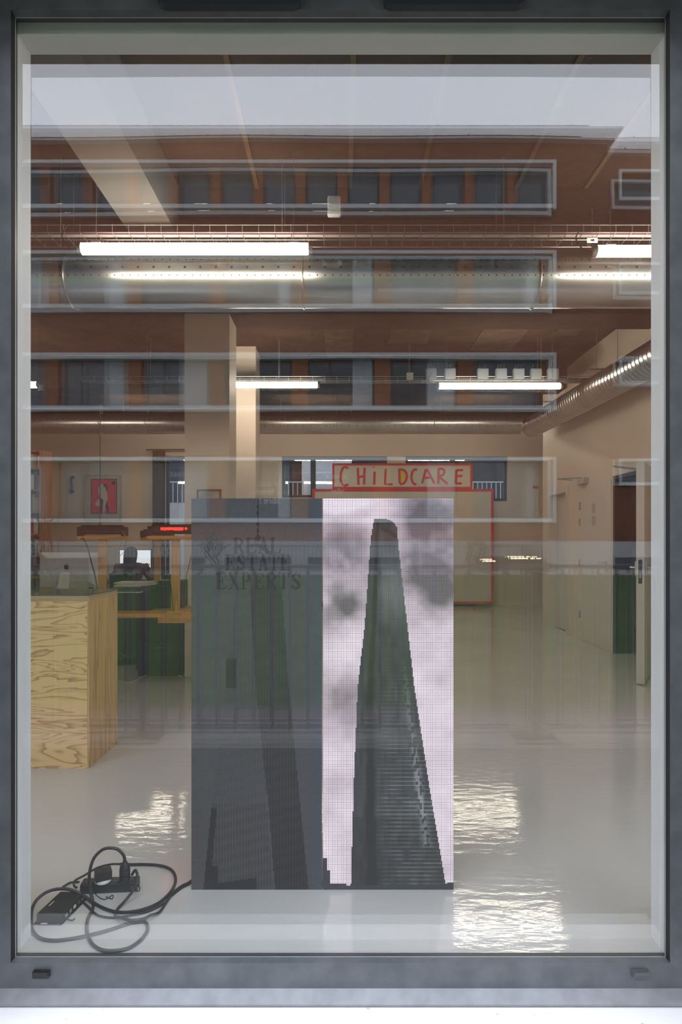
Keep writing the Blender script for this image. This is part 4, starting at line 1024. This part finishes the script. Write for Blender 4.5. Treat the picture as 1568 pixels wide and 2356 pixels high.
# dark cabinet under/behind the bench
g_ = thing('office_cabinet', (-1.86, 4.35, 0), 'black low office cabinet standing behind the pine bench', 'cabinet')
cabm = PM('cabinet_black', (.030, .032, .030), .5, var=.1)
G().box(-2.05, -1.575, 4.17, 4.70, .06, .64).build('body', cabm, g_)
G().box(-2.03, -1.595, 4.18, 4.68, 0, .06).build('base', black, g_)
for z0 in (.08, .36): 
    dw = G().box(-2.035, -1.59, 4.155, 4.17, z0, z0 + .26).build('drawer', cabm, g_); G().box(-1.88, -1.75, 4.147, 4.155, z0 + .20, z0 + .215).build('drawer_handle', dgrey, dw)
dc2 = thing('storage_cupboard', (-3.0, 5.1, 0), 'dark open storage cupboard in the shade behind the plinth', 'cupboard')
G().box(-3.5, -2.22, 4.75, 5.2, .02, .70).build('body', cabm, dc2)
for x in (-3.48, -2.86): G().box(x, x + .62, 4.73, 4.75, .06, .68).build('door', PM('cabinet_door', (.04, .042, .04), .45), dc2)
# printer and case on the bench
pr = thing('office_printer', (-1.95, 3.5, TZ), 'black office printer with clear trays and papers on top', 'printer')
X0, X1 = fx(268, 5.45), fx(358, 5.45)
G().rbox(X0, X1, 3.30, 3.66, TZ + .005, TZ + .15, .015, 'Y').build('body', cabm, pr, True)
G().rbox(X0 + .015, X1 - .01, 3.29, 3.66, TZ + .15, TZ + .205, .012, 'Y').build('upper_tray', PM('smoked_plastic', (.07, .075, .07), .25), pr, True)
G().box(X0 + .04, X1 - .08, 3.27, 3.60, TZ + .205, TZ + .212).build('tray_lip', greyp, pr)
G().tube([(X0 + .03, 3.285, TZ + .165), (X0 + .06, 3.27, TZ + .158), (X1 - .08, 3.27, TZ + .158), (X1 - .06, 3.285, TZ + .165)], .004, 6).build('front_bar', whitep, pr)
for k, (a, w_, c) in enumerate(((.03, .30, (.62, .58, .45)), (.06, .27, (.50, .48, .36)), (.02, .29, (.58, .55, .46)))):
    G().box(X0 + a, X0 + a + w_, 3.31, 3.56, TZ + .2125 + k * .009, TZ + .2205 + k * .009).rotz(.06 * (k - 1), (X0 + .15, 3.43)).build('paper_stack', PM('paper_%d' % k, c, .8), None, label='%s sheaf of papers on the black office printer' % ('bottom', 'middle', 'top')[k], cat='papers')
cs = thing('equipment_case', (fx(393, 5.65), 3.62, TZ), 'black upright equipment case at the bench end by the column', 'case')
G().rbox(fx(366, 5.55), fx(421, 5.55), 3.50, 3.72, TZ + .002, TZ + .245, .01, 'Y').build('shell', cabm, cs, True)
G().box(fx(366, 5.55), fx(417, 5.55), 3.494, 3.50, TZ + .19, TZ + .20).build('seam', dgrey, cs)
G().tube([(fx(385, 5.55), 3.6, TZ + .245), (fx(385, 5.55), 3.6, TZ + .262), (fx(400, 5.55), 3.6, TZ + .262), (fx(400, 5.55), 3.6, TZ + .245)], .006, 6).build('handle', dgrey, cs)
# desk with computer
dk = thing('office_desk', (-3.3, 5.4, 0), 'dark office desk carrying the white desktop computer', 'desk')
G().box(-4.3, -2.3, 5.3, 6.0, .70, .73).build('desk_top', dgrey, dk)
for x in (-4.25, -2.40):
    for yy in (5.34, 5.90): G().box(x, x + .05, yy, yy + .05, 0, .70).build('leg', blackm, dk)
im = thing('desktop_computer', at(155, 1355, 7.45), 'large pale all-in-one computer seen from behind with a dark fruit emblem', 'computer')
im.location.z = .73; ORG[im] = im.location.copy()
imc = PM('pale_aluminium', (.78, .76, .70), .4, metal=.1, var=.03)
x0, x1 = fx(90, 7.4), fx(224, 7.4); ym = 5.42; zt_, zb_ = fz(1271, 7.4), .80
g = G(); n = 10
P = [(x0, zt_), (x1, zt_), (x1, zb_), (x0, zb_)]
bulge = [(x0 + .10, zt_ - .07), (x1 - .10, zt_ - .07), (x1 - .10, zb_ + .07), (x0 + .10, zb_ + .07)]
g.add([(x, ym + .02, z) for x, z in P] + [(x, ym, z) for x, z in P] + [(x, ym - .035, z) for x, z in bulge],
      [(0, 3, 2, 1), (0, 1, 5, 4), (1, 2, 6, 5), (2, 3, 7, 6), (3, 0, 4, 7), (4, 5, 9, 8), (5, 6, 10, 9), (6, 7, 11, 10), (7, 4, 8, 11), (8, 9, 10, 11)])
g.build('housing', imc, im)
xm = (x0 + x1) / 2 - .03
G().add([(xm - .075, ym - .13, .73), (xm + .075, ym - .13, .73), (xm + .055, ym - .035, .98), (xm - .055, ym - .035, .98), (xm - .075, ym - .118, .73), (xm + .075, ym - .118, .73), (xm + .055, ym - .02, .98), (xm - .055, ym - .02, .98)],
        [(0, 1, 2, 3), (4, 7, 6, 5), (0, 4, 5, 1), (2, 6, 7, 3), (0, 3, 7, 4), (1, 5, 6, 2)]).build('stand_foot', imc, im)
G().box(xm - .09, xm + .09, ym - .13, ym + .08, .7305, .738).build('stand_base', imc, im)
lx, lz, q = xm + .015, 1.045, .034
app = [(0, .62), (.28, .78), (.62, .70), (.80, .48), (.58, .25), (.55, -.05), (.78, -.32), (.55, -.78), (.28, -.95), (0, -.84), (-.28, -.95), (-.6, -.72), (-.85, -.2), (-.82, .35), (-.55, .72), (-.25, .76)]
G().prism([(lx + a * q, lz + c * q) for a, c in app], ym - .038, ym - .0352).build('emblem', black, im)
G().prism([(lx + a * q, lz + c * q) for a, c in ((.02, .86), (.1, 1.12), (.38, 1.32), (.36, 1.05), (.2, .9))], ym - .038, ym - .0352).build('emblem_leaf', black, im)
# far desk, monitor, chair and person
Xp = fx(302, 8.8)
fd = thing('office_desk', (Xp, 7.9, 0), 'black desk at which the dark-haired person sits', 'desk')
G().box(Xp - .9, Xp + .75, 7.35, 8.1, .71, .74).build('desk_top', black, fd)
for x in (Xp - .85, Xp + .68):
    for yy in (7.4, 8.0): G().box(x, x + .05, yy, yy + .05, 0, .71).build('leg', blackm, fd)
mo = thing('monitor', (fx(318, 9.5), 7.6, .74), 'black-framed monitor with a bright white page before the seated person', 'monitor')
a, c, e, f = fx(274, 9.5), fx(348, 9.5), fz(1308, 9.5), fz(1264, 9.5)
G().box(a, c, 7.5, 7.53, e, f).build('bezel', black, mo); G().box(a + .012, c - .012, 7.497, 7.5, e + .012, f - .012).build('screen', EM('screen_white', (.85, .92, 1.0), .75), mo)
G().box((a + c) / 2 - .03, (a + c) / 2 + .03, 7.53, 7.56, .74, e + .1).build('stand', black, mo); G().box((a + c) / 2 - .11, (a + c) / 2 + .11, 7.45, 7.62, .74, .752).build('stand_base', black, mo)
g = G(); 
for k in range(2): g.box(c - .07 + k * .03, c - .055 + k * .03, 7.4955, 7.497, e + .05, e + .075)
g.build('page_icons', red, mo)
ch = thing('office_chair', (Xp, 6.75, 0), 'black swivel office chair under the seated person', 'chair')
G().rbox(Xp - .24, Xp + .24, 6.55, 7.0, .39, .45, .025, 'X').build('seat', black, ch, True)
G().rbox(Xp - .20, Xp + .20, 6.46, 6.52, .55, .92, .03, 'Z').build('backrest', black, ch, True)
G().cyl((Xp, 6.78, .08), (Xp, 6.78, .39), .03, 10).build('gas_post', steel, ch, True)
G().tube([(Xp, 6.6, .45), (Xp, 6.49, .47), (Xp, 6.485, .62)], .018, 6).build('back_bracket', black, ch, True)
for k in range(5):
    a = k * 2 * PI / 5; G().tube([(Xp, 6.78, .10), (Xp + .28 * math.cos(a), 6.78 + .28 * math.sin(a), .06)], [.025, .015], 6).build('leg', black, ch)
    G().cyl((Xp + .28 * math.cos(a) - .012, 6.78 + .28 * math.sin(a), .028), (Xp + .28 * math.cos(a) + .012, 6.78 + .28 * math.sin(a), .028), .027, 10).build('caster', black, ch, True)
def skin(name, joints, edges, mat, parent, root=0, label=None, cat=None, sub=2):
    me = bpy.data.meshes.new(name); o3 = ORG[parent] if parent else Vector(joints[0][0])
    me.from_pydata([(Vector(j[0]) - o3)[:] for j in joints], edges, [])
    o = bpy.data.objects.new(name, me); C.objects.link(o)
    if parent: o.parent = parent
    else: o.location = o3
    ORG[o] = o3
    bm = bmesh.new(); bm.from_mesh(me); L = bm.verts.layers.skin.verify(); bm.verts.ensure_lookup_table()
    for i, j in enumerate(joints): bm.verts[i][L].radius = (j[1], j[2] if len(j) > 2 else j[1])
    bm.verts[root][L].use_root = True; bm.to_mesh(me); bm.free()
    o.modifiers.new('skin', 'SKIN').use_smooth_shade = True
    s = o.modifiers.new('sub', 'SUBSURF'); s.levels = sub; s.render_levels = sub
    bpy.context.view_layer.update()
    me2 = bpy.data.meshes.new_from_object(o.evaluated_get(bpy.context.evaluated_depsgraph_get()))
    o.modifiers.clear(); o.data = me2; me2.materials.clear(); me2.materials.append(mat)
    return tag(o, label, cat)
sk = PM('skin', (.50, .32, .24), .6, var=.05)
b0 = (Xp, 6.80)
def J(x, y, z, r, r2=None): return ((Xp + x, 6.80 + y, z), r, r2 or r)
body = skin('person', [J(0, 0, .58, .11, .09), J(0, -.02, .78, .09, .07), J(0, 0, .95, .085, .06), J(0, .03, 1.07, .045), J(0, .05, 1.17, .07, .085), J(0, .06, 1.25, .065, .08),
    J(-.17, .02, .97, .034), J(-.25, .10, .80, .042), J(-.20, .42, .79, .032), J(-.19, .50, .785, .03, .015),
    J(.17, .02, .97, .034), J(.25, .10, .80, .042), J(.20, .42, .79, .032), J(.19, .50, .785, .03, .015),
    J(-.10, .06, .56, .09), J(-.13, .42, .54, .065), J(-.13, .44, .12, .045), J(-.13, .56, .06, .04, .03),
    J(.10, .06, .56, .09), J(.13, .42, .54, .065), J(.13, .44, .12, .045), J(.13, .56, .06, .04, .03)],
    [(0, 1), (1, 2), (2, 3), (3, 4), (4, 5), (2, 6), (6, 7), (7, 8), (8, 9), (2, 10), (10, 11), (11, 12), (12, 13), (0, 14), (14, 15), (15, 16), (16, 17), (0, 18), (18, 19), (19, 20), (20, 21)],
    sk, None, 0, 'person with long dark hair seen from behind, seated at a desk facing a monitor', 'person')
topm = PM('brown_sweater', (.11, .055, .05), .9, var=.2, scale=12)
skin('sweater', [J(0, -.005, .56, .15, .125), J(0, -.025, .78, .145, .12), J(0, -.005, .965, .165, .12), J(0, .02, 1.045, .075),
    J(-.185, .015, .985, .085), J(-.255, .10, .81, .056), J(-.205, .36, .795, .044), J(.185, .015, .985, .085), J(.255, .10, .81, .056), J(.205, .36, .795, .044)],
    [(0, 1), (1, 2), (2, 3), (2, 4), (4, 5), (5, 6), (2, 7), (7, 8), (8, 9)], topm, body)
skin('trousers', [J(0, 0, .57, .145, .12), J(-.10, .06, .555, .105), J(-.13, .43, .54, .08), J(-.13, .445, .13, .06), J(.10, .06, .555, .105), J(.13, .43, .54, .08), J(.13, .445, .13, .06)],
    [(0, 1), (1, 2), (2, 3), (0, 4), (4, 5), (5, 6)], PM('dark_trousers', (.03, .035, .06), .9), body)
skin('hair', [J(0, .02, 1.27, .08, .09), J(0, -.02, 1.20, .105, .085), J(0, -.06, 1.09, .105, .07), J(0, -.10, .96, .085, .045), J(0, -.12, .86, .06, .03)], [(0, 1), (1, 2), (2, 3), (3, 4)], PM('dark_hair', (.045, .04, .04), .6, var=.3, scale=30, stretch=(4, 4, .3)), body)
for s_ in (-1, 1):
    hand0 = Vector((Xp + s_ * .19, 7.30, .785))
    for k, (dx, ln) in enumerate(((-.027, .055), (-.009, .068), (.009, .065), (.027, .05))):
        a = hand0 + Vector((dx, .0, 0)); G().tube([a, a + Vector((0, ln * .5, .006)), a + Vector((0, ln, -.016))], [.0085, .008, .0065], 6).build('finger', sk, body, True)
    a = hand0 + Vector((-s_ * .024, -.03, 0)); G().tube([a, a + Vector((-s_ * .02, .02, 0)), a + Vector((-s_ * .026, .05, -.008))], [.011, .0095, .008], 6).build('thumb', sk, body, True)
# clutter on the desks
cl = [('storage_box', at(283, 1305, 9.6), .12, .10, .16, (.15, .03, .02), 'dark red storage box on the black desk beside the monitor', 'box'),
      ('storage_box', at(375, 1322, 9.2), .22, .16, .10, (.03, .06, .045), 'dark green box on the black desk beside the monitor', 'box'),
      ('folder_stack', at(418, 1320, 9.0), .10, .16, .15, (.35, .03, .03), 'red folder upright on the black desk near the column', 'folder')]
for nm, p, w_, dp, h_, c, lb, ct in cl:
    yy = 7.6; G().rbox(p.x - w_ / 2, p.x + w_ / 2, yy, yy + dp, .74, .74 + h_, .008, 'Z').build(nm, PM(nm + ct + str(c[0]), c, .6), None, label=lb, cat=ct)
# bookshelf
XS, YS = -4.52, 7.3; bs = thing('bookshelf', (-5.0, YS + .17, 0), 'tall dark wooden bookshelf filled with books at the left', 'bookshelf')
bs['label'] = 'tall dark wooden bookshelf filled with books'
TS = 2.74
G().box(XS - .03, XS, YS, YS + .35, 0, TS).build('side_panel', shelfw, bs); G().box(-5.5, -5.47, YS, YS + .35, 0, TS).build('side_panel', shelfw, bs)
G().box(-5.47, XS - .03, YS + .33, YS + .35, 0, TS).build('back_panel', shelfw, bs)
shz = [.10, .46, .80, 1.12, 1.45, 1.78, 2.12, 2.44, 2.71]
for z in shz: G().box(-5.47, XS - .03, YS + .01, YS + .33, z, z + .025).build('shelf', shelfw, bs)
bc = [((.45, .42, .36), 'cream'), ((.05, .05, .06), 'black'), ((.38, .36, .33), 'grey'), ((.30, .06, .04), 'red'), ((.55, .52, .46), 'white'), ((.08, .10, .14), 'navy'), ((.35, .22, .07), 'ochre')]
onames = {4: 'fifth', 5: 'sixth', 6: 'seventh', 7: 'eighth', 3: 'fourth'}; rb_ = random.Random(3); seen = {}
for si in (3, 4, 5, 6, 7):
    x = XS - .04
    for k in range(7):
        w_ = rb_.uniform(.022, .05); h_ = rb_.uniform(.19, .275); c, cn = bc[(k * 3 + si * 2) % 7]; dp = rb_.uniform(.16, .22)
        if h_ > shz[si + 1] - shz[si] - .04: h_ = shz[si + 1] - shz[si] - .045
        z0 = shz[si] + .0255
        key = (cn, si); seen[key] = seen.get(key, 0) + 1
        bo = thing('book', (x - w_ / 2, YS + .05, z0), '%s-spined book upright on the %s shelf up of the dark bookshelf' % (cn, onames[si]), 'book', 'books on the dark bookshelf')
        G().box(x - w_, x, YS + .04, YS + .044, z0, z0 + h_).build('spine', PM('book_' + cn, c, .6), bo)
        G().box(x - w_, x - w_ + .003, YS + .044, YS + .04 + dp, z0, z0 + h_).build('cover', PM('book_' + cn, c, .6), bo); G().box(x - .003, x, YS + .044, YS + .04 + dp, z0, z0 + h_).build('cover', PM('book_' + cn, c, .6), bo)
        G().box(x - w_ + .003, x - .003, YS + .044, YS + .035 + dp, z0 + .004, z0 + h_ - .004).build('pages', PM('book_pages', (.6, .56, .48), .8), bo)
        x -= w_ + .003
